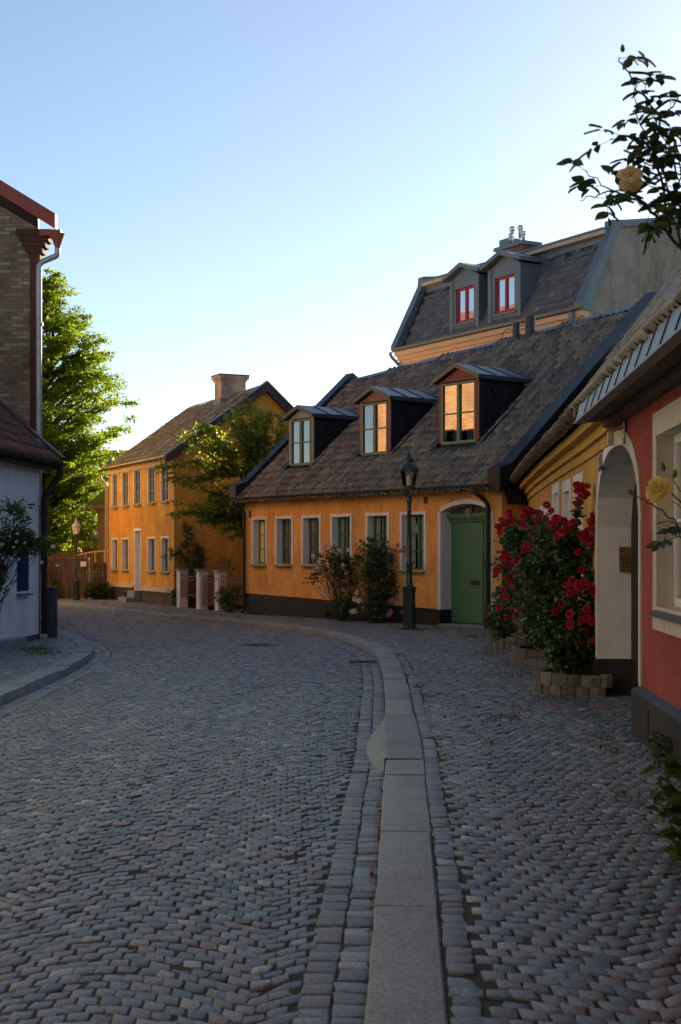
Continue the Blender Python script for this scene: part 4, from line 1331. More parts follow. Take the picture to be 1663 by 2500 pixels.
mb = MB()
kn = sorted(set(FO.knots + [OLEN]))
for a0, b0 in zip(kn, kn[1:]):
    for t, z0, z1 in ((-.035, 2.80, 2.93), (-.09, 2.925, 3.04), (-.20, 3.035, 3.15)):
        mb.box(FO, a0, b0, t, .01, z0, z1)
mb.build('cornice', M['ochre'], och)
mb = MB()
for a0, b0 in zip(kn, kn[1:]):
    if b0 > AW: mb.box(FO, max(a0, AW + .13), b0, -.03, .02, -.05, .34)
mb.build('plinth', M['plinth'], och)
mb = MB()     # white half of the arch band and jamb
def band(mb, Fx, wid, deep, s_at, proud=.015):
    for i in range(14):
        a0, a1 = AW * i / 14, AW * (i + 1) / 14
        k0, k1 = 1 + wid / AW, 1 + wid / AW
        P = lambda q, t, out: Fx(s_at(q * (k0 if out else 1)), t, (AZ + (az(q) - AZ) * (1 + .19) if out else az(q)))
        mb.hexa([P(a0, -proud, 0), P(a1, -proud, 0), P(a1, deep, 0), P(a0, deep, 0), P(a0, -proud, 1), P(a1, -proud, 1), P(a1, deep, 1), P(a0, deep, 1)])
band(mb, FO, .13, .40, lambda q: q)
mb.box(FO, AW, AW + .13, -.015, .40, .42, AZ)
mb.box(FO, AW - .0, AW + .02, .40, 1.2, .42, AZ + .2)
mb.build('arch_surround', M['white'], och)
mb = MB(); mb.box(FO, AW - .02, AW + .15, -.03, .42, -.05, .42); mb.build('jamb_base', M['plinth'], och)
GU = [(-.33, 3.2)]
def FO2(s, t, z): return FO(s, t, z)
gutter(FO, 0.75, OLEN - .15, -.32, 3.21, .075, M['copper'], och, step=.4)
pipe(FO, [(OLEN - .35, -.32, 3.15), (OLEN - .35, -.32, 2.95), (OLEN - .55, -.08, 2.7), (OLEN - .55, -.08, .1)], .055, M['blackmatte'], och)
osl = 1.02
OCS = 1 / math.sqrt(1 + osl * osl)
def RO(s, d, h):
    t = d * OCS
    return FO(s, t - .30 - h * osl * OCS, 3.24 + osl * t + h * OCS)
V, F, R = pantiles(RO, .35, OLEN - .2, -.05, 5.0, lambda s, d: d * OCS < 3.4, .18, .30, .078, 21)
orf = fast('roof', V, F, M['pantile'], och, R)
mb = MB()
for a0, b0 in zip(kn, kn[1:]):
    mb.poly([FO(a0, -.3, 3.2), FO(b0, -.3, 3.2), FO(b0, 3.15, 3.2 + 3.45 * osl), FO(a0, 3.15, 3.2 + 3.45 * osl)])
    mb.poly([FO(a0, 3.15, 3.25 + 3.45 * osl), FO(b0, 3.15, 3.25 + 3.45 * osl), FO(b0, 6.6, 3), FO(a0, 6.6, 3)])
    mb.poly([FO(a0, 6.5, 0), FO(b0, 6.5, 0), FO(b0, 6.5, 3.2), FO(a0, 6.5, 3.2)])
mb.build('roof_boarding', M['blackmatte'], orf)
mb = MB()      # number tiles
np1 = []
for i, s in enumerate((1.42, 1.20)):
    q = MB(); q.box(FO, s - .085, s + .085, -.02, 0, 2.58, 2.82); o = q.build('number_plate', M['signblack'], och)
    text('27'[i], o, FO, s, 2.70, .22, M['signwhite'], t=-.022, flip=-1)
q = MB(); q.box(FO, .02, .16, -.07, 0, 2.78, 2.98); q.build('junction_box', M['cream'], och)

FRD = frame((2.86, 14.8, 0), (-.063, -.998, 0), (-.998, .063, 0))
red = thing('red_house', 'red rough plastered house with cream window surround and dark blue plinth', 'house', (2.6, 11, 0))
RLEN = 13.5
rm = dict(frame=M['signwhite'], surround=M['cream'], sill=M['zinc'])
wo, h = window(red, FRD, 2.6, 4.7, 1.0, 2.84, rm, sw=.2, depth=.13, rows=2, curtain='sides', sides=(1, 1, 1, 1), proud=.018, fw=.07)
mb = MB()
wall(mb, FRD, 0, RLEN, 0, 3.05, [h, (0, AW, 0, AZ + AR)])
for i in range(14):
    sa, sb = AW * i / 14, AW * (i + 1) / 14
    mb.poly([FRD(sa, 0, az(sa)), FRD(sb, 0, az(sb)), FRD(sb, 0, AZ + AR), FRD(sa, 0, AZ + AR)])
mb.build('wall', M['red'], red)
mb = MB()
band(mb, FRD, .14, .40, lambda q: q)
mb.box(FRD, AW, AW + .14, -.018, .40, .40, AZ)
mb.build('arch_surround', M['cream'], red)
mb = MB()
mb.hexa([FRD(AW + .02, -.085, -.05), FRD(RLEN, -.085, -.05), FRD(RLEN, .05, -.05), FRD(AW + .02, .05, -.05), FRD(AW + .02, -.085, .40), FRD(RLEN, -.085, .40), FRD(RLEN, .05, .47), FRD(AW + .02, .05, .47)])
mb.box(FRD, AW - .01, AW + .016, -.06, .42, -.05, .46)
pls = mb.build('plinth', M['plinth'], red)
mb = MB(); mb.box(FRD, 2.75, 2.83, -.092, -.08, .10, .33); mb.build('vent', M['blackmatte'], pls)
mb = MB()    # eaves: boarded soffit and cornice beam
mb.hexa([FRD(0.1, -.44, 2.98), FRD(RLEN, -.44, 2.98), FRD(RLEN, .01, 3.03), FRD(0.1, .01, 3.03), FRD(0.1, -.44, 3.01), FRD(RLEN, -.44, 3.01), FRD(RLEN, .01, 3.07), FRD(0.1, .01, 3.07)])
mb.box(FRD, 0.05, RLEN, -.14, .0, 2.95, 3.04)
mb.build('soffit', M['wooddark'], red)
mb = MB()    # standing seam eave strip in grey zinc
mb.hexa([FRD(.75, -.49, 2.945), FRD(RLEN, -.49, 2.945), FRD(RLEN, -.47, 2.945), FRD(.75, -.47, 2.945), FRD(.75, -.44, 3.13), FRD(RLEN, -.44, 3.13), FRD(RLEN, -.42, 3.13), FRD(.75, -.42, 3.13)])
for s in np.arange(1.55, RLEN, .55):
    mb.hexa([FRD(s, -.497, 2.955), FRD(s + .012, -.497, 2.955), FRD(s + .012, -.48, 2.955), FRD(s, -.48, 2.955), FRD(s + .12, -.451, 3.125), FRD(s + .132, -.451, 3.125), FRD(s + .132, -.43, 3.125), FRD(s + .12, -.43, 3.125)])
mb.box(FRD, .75, RLEN, -.495, -.40, 2.93, 2.945)
mb.build('eave_strip', M['zinc'], red)
rsl = 1.3
RCS = 1 / math.sqrt(1 + rsl * rsl)
def RR(s, d, h):
    t = d * RCS
    return FRD(s, t - .43 - h * rsl * RCS, 3.08 + rsl * t + h * RCS)
V, F, R = pantiles(RR, .15, RLEN, .05, 5.6, lambda s, d: d * RCS < 3.4, .18, .30, .078, 31)
rrf = fast('roof', V, F, M['pantile'], red, R)
mb = MB()
mb.poly([FRD(0.02, -.42, 3.03), FRD(RLEN, -.42, 3.03), FRD(RLEN, 3, 3.1 + 3.45 * rsl), FRD(0.02, 3, 3.1 + 3.45 * rsl)])
mb.poly([FRD(0.02, 3, 3.13 + 3.45 * rsl), FRD(RLEN, 3, 3.13 + 3.45 * rsl), FRD(RLEN, 6.5, 3), FRD(0.02, 6.5, 3)])
mb.poly([FRD(0.02, 6.4, 0), FRD(RLEN, 6.4, 0), FRD(RLEN, 6.4, 3.2), FRD(0.02, 6.4, 3.2)])
mb.poly([FRD(RLEN, 0, 0), FRD(RLEN, 6.4, 0), FRD(RLEN, 3, 7), FRD(RLEN, 0, 3.1)])
mb.build('roof_boarding', M['blackmatte'], rrf)
mb = MB()
pr_ = [(-.43, 3.06), (-.43, 3.22), (3, 3.22 + 3.45 * rsl), (3, 3.05 + 3.45 * rsl)]
mb.prism([FRD(-.06, t, z) for t, z in pr_], [FRD(.16, t, z) for t, z in pr_])
mb.build('verge_flashing', M['blackmetal'], rrf)
q = MB(); q.box(FRD, .72, .90, -.02, 0, 2.72, 2.98); o = q.build('number_plate', M['signblack'], red)
text('3', o, FRD, .81, 2.85, .22, M['signwhite'], t=-.022, flip=1)
# the dark slatted gate in the archway
gt = MB()
GL = [Vector((3.24, 13.05)), Vector((3.38, 16.65))]
gd = (GL[1] - GL[0]); gl = gd.length; gd.normalize()
FG = frame((GL[0].x, GL[0].y, 0), (gd.x, gd.y, 0), (-gd.y, gd.x, 0))
for i in range(40):
    s = gl * i / 40
    gt.box(FG, s + .006, s + gl / 40 - .006, 0, .03, .03, 2.6)
gt.box(FG, 0, gl, .03, .06, .03, 2.6)
gate = gt.build('archway_gate', M['blackmatte'])
props(gate, 'black slatted gate recessed in the archway between the ochre and red houses', 'gate')
mb = MB(); mb.box(FG, gl - 1.05, gl - .85, -.03, 0, 1.0, 1.15); mb.build('lock_plate', M['gutter'], gate)
ip = thing('intercom_panel', 'brass intercom panel fixed to the white archway jamb', 'intercom', FO(AW, .3, 1.5))
FJ = frame((FO(AW, 0, 0)[0], FO(AW, 0, 0)[1], 0), (.995, -.09, 0), (-.08, -.995, 0))
mb = MB(); mb.box(FJ, .24, .42, -.035, .01, 1.43, 1.72); ipb = mb.build('plate', M['brass'], ip)
for i in range(3):
    for j in range(3):
        mb = MB(); mb.lathe([(.012, 0), (.012, .008), (.001, .010)], (0, 0, 0), 8)
        q = FJ(.285 + .045 * i, -.036, 1.49 + .045 * j)
        mb.v = [(q[0] + v[0], q[1] - v[2], q[2] + v[1]) for v in mb.v]
        mb.build('button', M['gutter'], ip)

# ------------------------------------------------------------------ left: pale house and brick building
FW = frame((-5.78, 27.3, 0), (-.094, -.9956, 0), (.9956, -.094, 0))
wh = thing('pale_blue_house', 'pale blue roughcast house corner with black downpipe and red tiled roof', 'house', (-6.2, 26, 0))
mb = MB()
bw = dict(frame=M['bluepaint'], surround=M['bluepaint'], sill=M['bluesill'])
wo, h = window(wh, FW, .66, 1.36, .94, 1.98, bw, sw=.03, depth=.2, rows=3, cols=2, curtain='sides', proud=.004)
wall(mb, FW, 0, 8, 0, 3.3, [h])
mb.poly([FW(0, 0, 0), FW(0, 5, 0), FW(0, 5, 7), FW(0, 0, 3.3)])
mb.build('wall', M['blueplaster'], wh)
mb = MB(); mb.box(FW, .0, 1.25, -.02, .02, -.05, .10); mb.build('plinth', M['greybox'], wh)
mb = MB(); mb.box(FW, 1.6, 2.8, -.26, .0, -.05, .13); mb.build('doorstep', M['granite'], wh)
wsl = .86
WCS = 1 / math.sqrt(1 + wsl * wsl)
def RW(s, d, h):
    t = d * WCS
    return FW(s, t - .28 - h * wsl * WCS, 3.42 + wsl * t + h * WCS)
V, F, R = pantiles(RW, -.35, 5.5, 0, 4.2, lambda s, d: -.35 < s, .21, .33, .045, 41)
wr = fast('roof', V, F, M['redtile'], wh, R)
mb = MB()
mb.poly([FW(-.3, -.28, 3.38), FW(8, -.28, 3.38), FW(8, 3.5, 3.38 + 3.78 * wsl), FW(-.3, 3.5, 3.38 + 3.78 * wsl)])
mb.box(FW, -.3, 8, -.24, .01, 3.26, 3.36)
mb.build('roof_boarding', M['blackmatte'], wr)
mb = MB(); mb.hexa([RW(-.55, 0, .07), RW(-.33, 0, .07), RW(-.33, 4.2, .07), RW(-.55, 4.2, .07), RW(-.55, 0, .12), RW(-.33, 0, .12), RW(-.33, 4.2, .12), RW(-.55, 4.2, .12)])
mb.build('verge_flashing', M['blackmatte'], wr)
mb = MB(); mb.hexa([RW(.9, 1.1, .1), RW(1.7, 1.1, .1), RW(1.7, 2.0, .1), RW(.9, 2.0, .1), RW(.9, 1.1, .17), RW(1.7, 1.1, .17), RW(1.7, 2.0, .17), RW(.9, 2.0, .17)])
mb.build('skylight', M['panehigh'], wr)
gutter(FW, -.5, 8, -.33, 3.40, .07, M['blackmatte'], wh)
pipe(FW, [(-.25, -.33, 3.36), (-.25, -.33, 3.15), (-.02, -.09, 2.75), (-.02, -.09, .1)], .06, M['blackmatte'], wh, collars=[(-.02, -.09, .3), (-.02, -.09, 2.4)])

bk = thing('brick_building', 'tall old brick building with red roof verge behind the pale blue house', 'building', (-7.5, 31, 0))
mb = MB()
G0 = Vector((-6.05, 28.5))
mb.poly([(-6.05, 28.5, 0), (-13, 28.5, 0), (-13, 28.5, 12.3), (-6.05, 28.5, 8.15)])
mb.build('gable_wall', M['brick'], bk)
# right-hand wall along the street, sunlit, with windows
BE = Vector((-7.95, 37.8))
bu = (BE - G0); bl = bu.length; bu.normalize()
FB = frame((G0.x, G0.y, 0), (bu.x, bu.y, 0), (bu.y, -bu.x, 0))
mb = MB()
bh = []
bmt = dict(frame=M['signwhite'], surround=M['bricksun'], sill=M['zinc'])
for s0 in (1.6, 4.0, 6.3):
    for z0 in (1.2, 3.9):
        wo, h = window(bk, FB, s0, s0 + 1.15, z0, z0 + 1.6, bmt, sw=.05, depth=.1, rows=3, curtain='sides')
        bh.append(h)
wall(mb, FB, 0, bl, 0, 8.7, bh)
mb.build('street_wall', M['bricksun'], bk)
mb = MB()
mb.poly([(BE.x, BE.y, 0), (-13, 37.8, 0), (-13, 37.8, 12.3), (BE.x, BE.y, 8.2)])
mb.build('rear_wall', M['brick'], bk)
mb = MB()    # dark red quoin strip and corbelled eave
mb.box(lambda s, t, z: (-6.05 - s, 28.5 + t, z), -.03, .17, -.02, .02, 0, 7.7)
for i in range(5):
    mb.box(lambda s, t, z: (-6.05 - s, 28.5 + t, z), -.03 - .06 * i, .20 + .06 * i, -.03 - .015 * i, .3, 7.55 + .115 * i, 7.662 + .115 * i)
mb.build('quoin', M['brickred'], bk)
mb = MB()
tn = math.tan(math.radians(31.5))
def vg(x, dz): return (x, 28.32, 8.28 + (-5.68 - x) * tn + dz)
mb.prism([vg(-5.68, -.16), vg(-5.68, .13), vg(-13, .13), vg(-13, -.16)], [(p[0], 28.52, p[2]) for p in [vg(-5.68, -.16), vg(-5.68, .13), vg(-13, .13), vg(-13, -.16)]])
mb.box(lambda s, t, z: (-5.68 + s, 28.34 + t, z), -.32, .10, 0, .25, 7.98, 8.10)
mb.build('bargeboard', M['oxblood'], bk)
mb = MB()
mb.poly([(-6.06, 28.4, 8.55), (-7.97, 37.9, 8.55), (-15, 37.9, 13.0), (-13.2, 28.4, 12.95)])
mb.build('roof', M['redtile'], bk)
mb = MB()    # stepped flashing against the lower roof
for i in range(14):
    x0 = -6.05 - i * .16
    mb.box(lambda s, t, z: (x0 - s, 28.47 + t, z), 0, .165, 0, .03, 3.3 + i * .14 - .25, 3.62 + i * .14 + .25)
mb.build('stepped_flashing', M['blackmatte'], bk)
Fid = lambda x, y, z: (x, y, z)
mb = MB(); mb.lathe([(.045, 0), (.05, .05), (.145, .31), (.155, .33), (.14, .33)], (-5.64, 28.35, 7.68), 14); mb.build('rainwater_head', M['redbrown'], bk, 'auto')
pipe(Fid, [(-5.64, 28.35, 7.72), (-5.64, 28.35, 7.58), (-6.0, 28.30, 7.42), (-6.0, 28.30, 2.6)], .058, M['palepipe'], bk, collars=[(-5.98, 28.30, 6.2), (-5.98, 28.30, 4.6)])

# ------------------------------------------------------------------ unseen houses added to bounce or block light on the street
def unseen_house(name, label, p0, p1, h, depth, m, rm=M['redtile'], rise=.5):
    p0, p1 = Vector(p0), Vector(p1)
    d = (p1 - p0); l = d.length; d.normalize()
    Fx = frame((p0.x, p0.y, 0), (d.x, d.y, 0), (d.y, -d.x, 0))
    t = thing(name, label, 'house', (p0.x, p0.y, 0))
    hs = []
    wmx = dict(frame=M['signwhite'], surround=m, sill=M['zinc'])
    nst = max(1, int(h / 3))
    for s0 in np.arange(.9, l - 1.6, 2.6):
        for q in range(nst):
            z0 = 1.0 + q * (h - .6) / nst
            wo, hh = window(t, Fx, s0, s0 + 1.1, z0, z0 + 1.5, wmx, sw=.06, depth=.1, curtain=None)
            hs.append(hh)
    mb = MB(); wall(mb, Fx, 0, l, 0, h, hs)
    for s in (0, l):
        mb.poly([Fx(s, 0, 0), Fx(s, depth, 0), Fx(s, depth, h), Fx(s, depth / 2, h + depth * rise), Fx(s, 0, h)])
    mb.poly([Fx(0, depth, 0), Fx(l, depth, 0), Fx(l, depth, h), Fx(0, depth, h)])
    mb.build('wall', m, t)
    mb = MB()
    mb.hexa([Fx(-.2, -.3, h - .2), Fx(l + .2, -.3, h - .2), Fx(l + .2, depth / 2, h + depth * rise), Fx(-.2, depth / 2, h + depth * rise), Fx(-.2, -.3, h - .05), Fx(l + .2, -.3, h - .05), Fx(l + .2, depth / 2, h + depth * rise + .15), Fx(-.2, depth / 2, h + depth * rise + .15)])
    mb.hexa([Fx(-.2, depth + .3, h - .2), Fx(l + .2, depth + .3, h - .2), Fx(l + .2, depth / 2 + .01, h + depth * rise), Fx(-.2, depth / 2 + .01, h + depth * rise), Fx(-.2, depth + .3, h - .05), Fx(l + .2, depth + .3, h - .05), Fx(l + .2, depth / 2 + .01, h + depth * rise + .15), Fx(-.2, depth / 2 + .01, h + depth * rise + .15)])
    mb.build('roof', rm, t)
    return t
unseen_house('bounce_house', 'unseen peach house added to bounce sunlight onto the yellow and orange houses', (-11.1, 44.8), (-15.3, 62.5), 10.5, 6, M['peach'])  # out of view, put in to throw warm light on the facades
unseen_house('unseen_street_house', 'unseen pale green house added on the near left to bounce sunlight', (-6.6, 7.5), (-6.4, 19.1), 7.3, 7, M['bouncewall'])  # out of view, height and tone shaped to bounce sunlight
unseen_house('unseen_street_house', 'unseen dark brick house added on the left to block sky light', (-5.2, -10), (-5.2, 7.0), 13, 7, M['darkbrick'])  # out of view, put in tall and dark to darken the foreground
unseen_house('sky_block_house', 'unseen dark brick house added behind the viewer to block sky light', (9, -7), (-5, -7), 13, 7, M['darkbrick'])  # out of view, put in to hide sky behind the viewer

# ------------------------------------------------------------------ beyond: fence, sheds, roofs
def fence_run(name, label, p0, p1, h, mat, bw=.10, cap=True):
    p0, p1 = Vector(p0), Vector(p1)
    d = (p1 - p0); l = d.length; d.normalize()
    Fx = frame((p0.x, p0.y, p0.z), (d.x, d.y, 0), (d.y, -d.x, 0))
    r = thing(name, label, 'fence', p0[:])
    mb = MB()
    n = int(l / bw)
    for i in range(n):
        s = i * bw
        mb.cr = random.random()
        hh = h + random.uniform(-.01, .01)
        mb.box(Fx, s + .004, s + bw - .008, random.uniform(0, .012), .03, 0, hh)
        mb.box(Fx, s + bw - .03, s + bw + .022, -.018, .002, 0, hh)
    mb.build('board_panel', mat, r)
    if cap:
        mb = MB(); mb.box(Fx, 0, l, -.04, .07, h, h + .045); mb.build('cap_rail', mat, r)
    mb = MB()
    for s in (0.02, l - .12):
        q = MB(); q.box(Fx, s, s + .10, -.05, .05, -.05, h + .03); q.build('post', mat, r)
    return r
fence_run('plank_fence', 'weathered plank fence with flat cap rail behind the far street lamp', (-13.2, 52.4, 0), (-9.05, 51.2, 0), 1.42, M['wood'])
fence_run('plank_gate', 'plank gate with dipped top edge between fence post and yellow house', (-8.98, 51.2, 0), (-8.48, 51.3, 0), 1.30, M['wood'], cap=False)
fence_run('rear_fence', 'taller brown board fence rising behind the plank fence', (-13.4, 55.5, 0), (-8.2, 54.8, .25), 1.62, M['wood'])
ld = thing('railing', 'pale handrail with thin uprights above the plank gate', 'railing', (-9.3, 53, 0))
mb = MB()
mb.tube([(-9.9, 53, 1.55), (-9.3, 53, 1.68), (-8.35, 53, 1.76)], .025, 6)
mb.build('handrail', M['tanpipe'], ld)
for x in (-9.5, -9.15, -8.8, -8.5):
    mb = MB(); mb.tube([(x, 53, 0), (x, 53, 1.68)], .016, 5); mb.build('upright', M['tanpipe'], ld)
# sign on the fence
mb = MB(); mb.box(frame((-9.35, 51.2, 1.16), (.96, -.28, 0), (-.28, -.96, 0)), 0, .22, -.02, 0, 0, .18)
props(mb.build('notice_board', M['signwhite']), 'small white notice fixed to the plank fence beside its end post', 'sign')

sh_ = thing('turf_roofed_shed', 'brown board shed with mossy turf roof beside the yellow house', 'shed', (-9, 57, 0))
mb = MB()
Fx = frame((-9.75, 57, 0), (1, 0, 0), (0, -1, 0))
for i in range(16):
    mb.box(Fx, i * .2, i * .2 + .19, 0, .03, 0, 3.55)
mb.box(Fx, 0, 3.2, .03, 3, 0, 3.5)
mb.build('board_wall', M['wood'], sh_)
mb = MB()
for i in range(14):
    pass
mb.prism([(-10.1, 56.7, 3.50), (-10.1, 56.7, 3.62), (-7.6, 56.7, 5.6), (-6.5, 56.7, 5.0), (-6.5, 56.7, 3.5)], [(-10.1, 60, 3.50), (-10.1, 60, 3.62), (-7.6, 60, 5.6), (-6.5, 60, 5.0), (-6.5, 60, 3.5)])
mb.build('turf_roof', M['turf'], sh_)
mb = MB(); mb.box(Fx, -.42, 3.4, -.4, .3, 3.42, 3.58); mb.build('eave_board', M['wooddark'], sh_)

gh = thing('shingled_house', 'far house with a large grey shingled roof slope behind the trees', 'house', (-12, 74, 0))
mb = MB()
def RS(s, d, h):
    return (-17 + s, 71 + d * .62 - h * .78, 2.4 + d * .78 + h * .62)
V, F, R = pantiles(RS, 0, 9.5, 0, 5.7, lambda s, d: True, .5, .2, 0, 51, True)
gr = fast('roof', V, F, M['shingle'], gh, R)
mb.box(Fid, -17, -7.5, 71.2, 78, 0, 2.5); mb.build('wall', M['wooddark'], gh)
mb = MB(); mb.box(Fid, -17, -7.5, 74.4, 74.8, 6.78, 7.02); mb.poly([(-7.5, 71, 2.4), (-7.5, 78, 2.4), (-7.5, 74.6, 6.9)]); mb.build('ridge_cap', M['shingle'], gr)

rh = thing('red_roofed_hut', 'small hut with bright red tiled gable roof behind the fence', 'hut', (-11.8, 62, 0))
mb = MB()
V, F, R = [], [], []
def RH(s, d, h): return (-13.0 + s, 61 + d * .5 - h * .86, 1.1 + d * .86 + h * .5)
V, F, R = pantiles(RH, 0, 3.2, 0, 1.8, lambda s, d: abs(s - 1.6) < 1.6 - d * .86 * 1.0, .2, .25, .03, 61)
hr = fast('roof', V, F, M['brighttile'], rh, R)
mb.box(Fid, -13, -9.8, 61.2, 64, 0, 1.15); mb.build('wall', M['oxblood'], rh)
mb = MB(); mb.prism([(-13.1, 61.0, 1.1), (-12.95, 61, 1.1), (-11.35, 61.95, 2.75), (-11.45, 61.95, 2.8)], [(-13.1, 61.1, 1.1), (-12.95, 61.1, 1.1), (-11.35, 62.05, 2.75), (-11.45, 62.05, 2.8)])
mb.prism([(-9.75, 61.0, 1.1), (-9.6, 61, 1.1), (-11.25, 61.95, 2.8), (-11.35, 61.95, 2.75)], [(-9.75, 61.1, 1.1), (-9.6, 61.1, 1.1), (-11.25, 62.05, 2.8), (-11.35, 62.05, 2.75)])
mb.build('verge_board', M['redbrown'], hr)
dh = thing('dark_roofed_hut', 'dark boarded hut roof showing low behind the plank fence', 'hut', (-14.5, 64, 0))
mb = MB(); mb.prism([(-17, 63, 0), (-12.4, 63, 0), (-12.4, 63, 1.2), (-17, 63, 1.2)], [(-17, 66, 0), (-12.4, 66, 0), (-12.4, 66, 1.2), (-17, 66, 1.2)])
mb.build('wall', M['wooddark'], dh)
mb = MB(); mb.prism([(-17.1, 62.8, 1.2), (-12.2, 62.8, 1.2), (-13.0, 64.5, 2.6), (-17, 64.5, 2.6)], [(-17.1, 66, 1.2), (-12.2, 66, 1.2), (-13.0, 66, 2.6), (-17, 66, 2.6)])
mb.build('roof', M['slate'], dh)

# ------------------------------------------------------------------ street lamps
lamp = thing('street_lamp', 'dark green cast iron street lamp standing at the low orange house', 'street lamp', (0, 0, 0), 'old street lamps')
mb = MB()
mb.lathe([(.165, 0), (.165, .05), (.148, .07), (.140, .80), (.150, .82), (.150, .86), (.165, .875), (.165, .915), (.11, .93)], k=8, rot=.5)
mb.build('base', M['lampgreen'], lamp)
mb = MB()
mb.lathe([(.105, .93), (.082, .97), (.070, 1.03), (.076, 1.07), (.066, 1.10), (.063, 1.38), (.070, 1.40), (.070, 1.43), (.056, 1.46), (.045, 2.52), (.052, 2.54), (.052, 2.57), (.046, 2.59), (.046, 2.72), (.060, 2.75), (.060, 2.80), (.045, 2.84), (.038, 2.88)], k=16)
mb.build('shaft', M['lampgreen'], lamp, 'auto')
mb = MB()
for q in range(4):
    an = math.pi / 2 * q + .5
    mb.tube([(.04 * math.cos(an), .04 * math.sin(an), 2.86), (.105 * math.cos(an), .105 * math.sin(an), 2.90), (.13 * math.cos(an), .13 * math.sin(an), 2.97), (.11 * math.cos(an), .11 * math.sin(an), 3.05)], .015, 6)
mb.lathe([(.10, 3.03), (.135, 3.04), (.135, 3.085), (.12, 3.10)], k=12)
mb.build('bracket', M['lampgreen'], lamp, 'auto')
mb = MB()
kk = 6
prof = [(.128, 3.10), (.192, 3.44)]
for i in range(kk):
    a0, a1 = 2 * math.pi * i / kk, 2 * math.pi * (i + 1) / kk
    mb.poly([(prof[0][0] * math.cos(a0), prof[0][0] * math.sin(a0), 3.10), (prof[0][0] * math.cos(a1), prof[0][0] * math.sin(a1), 3.10), (prof[1][0] * math.cos(a1), prof[1][0] * math.sin(a1), 3.44), (prof[1][0] * math.cos(a0), prof[1][0] * math.sin(a0), 3.44)])
mb.build('lantern_glass', M['lampglass'], lamp)
mb = MB()
for i in range(kk):
    a0 = 2 * math.pi * i / kk
    mb.tube([(.13 * math.cos(a0), .13 * math.sin(a0), 3.09), (.195 * math.cos(a0), .195 * math.sin(a0), 3.45)], .008, 4)
mb.build('lantern_bars', M['copper'], lamp)
mb = MB(); mb.lathe([(.05, 3.10), (.055, 3.2), (.05, 3.3), (.02, 3.34)], k=10); mb.build('bulb', M['palelamp'], lamp, 'auto')
mb = MB()
mb.lathe([(.20, 3.43), (.215, 3.44), (.215, 3.475), (.20, 3.49), (.185, 3.53), (.15, 3.575), (.10, 3.60), (.085, 3.61), (.085, 3.65), (.10, 3.655), (.10, 3.675), (.075, 3.70), (.05, 3.745), (.038, 3.77), (.046, 3.785), (.03, 3.81), (.012, 3.83), (.018, 3.85), (.004, 3.88)], k=20)
mb.build('cap', M['lampgreen'], lamp, 'auto')

def copy_tree(o, parent=None):
    c = o.copy()
    COL.objects.link(c)
    if parent is not None:
        c.parent = parent
        c.matrix_parent_inverse = o.matrix_parent_inverse.copy()
    ORG[c] = ORG.get(o, Vector())
    for ch in list(o.children):
        copy_tree(ch, c)
    return c
lamp2 = copy_tree(lamp)
lamp.location = (1.485, 30.75, 0)
lamp2.location = (-9.25, 49.8, 0)
lamp2.scale = (.77, .77, .745)
lamp2['label'] = 'pale topped street lamp standing before the plank fence'
for ch in lamp2.children:      # sunlit brightness put into pale pane colour; cap is cream
    if ch.name.startswith('lantern_glass'):
        ch.data = ch.data.copy(); ch.data.materials[0] = M['palelamp']
    if ch.name.startswith('cap'):
        ch.data = ch.data.copy(); ch.data.materials[0] = M['cream']

# ------------------------------------------------------------------ foliage helpers
def leaves(pts, size, rg, up=0.5, droop=0.0, aspect=.55, jit=.35, fold=.25):
    """one folded leaf of four verts per point"""
    n = len(pts)
    d = rg.normal(0, 1, (n, 3)); d[:, 2] = d[:, 2] * .6 - droop
    d /= np.linalg.norm(d, axis=1)[:, None]
    nr = rg.normal(0, 1, (n, 3)); nr[:, 2] += up * 3
    x = np.cross(d, nr); x /= np.linalg.norm(x, axis=1)[:, None] + 1e-9
    nn = np.cross(x, d)
    s = size * rg.uniform(1 - jit, 1 + jit, n)[:, None]
    P0 = pts; P2 = pts + d * s
    m = pts + d * s * .45
    Lf = m + x * s * aspect * .5 + nn * s * fold * .5
    Rt = m - x * s * aspect * .5 + nn * s * fold * .5
    V = np.stack([P0, Lf, P2, Rt], 1).reshape(-1, 3)
    b = np.arange(n)[:, None] * 4
    F = np.concatenate([b + np.array([[0, 2, 1]]), b + np.array([[0, 3, 2]])], 0)
    r = rg.random(n)
    return V, F, np.concatenate([r, r])

def sprays(centers, radii, per, rg, flat=.5):
    out = []
    for c, r in zip(centers, radii):
        p = rg.normal(0, 1, (per, 3))
        p /= np.linalg.norm(p, axis=1)[:, None]
        p *= (rg.random(per) ** .5)[:, None]
        p[:, 2] *= flat
        out.append(np.array(c) + p * r)
    return np.concatenate(out)

def branch_tube(mb, p0, p1, r0, r1, rg, sag=0.0, k=6, n=5):
    p0, p1 = np.array(p0), np.array(p1)
    pts = []
    L = np.linalg.norm(p1 - p0)
    for i in range(n + 1):
        q = i / n
        p = p0 + (p1 - p0) * q + rg.normal(0, .03 * L * (0 < i < n), 3)
        p[2] += sag * L * math.sin(math.pi * q)
        pts.append(tuple(p))
    mb.tube(pts, [r0 + (r1 - r0) * i / n for i in range(n + 1)], k, cap=False)
    return [np.array(p) for p in pts]

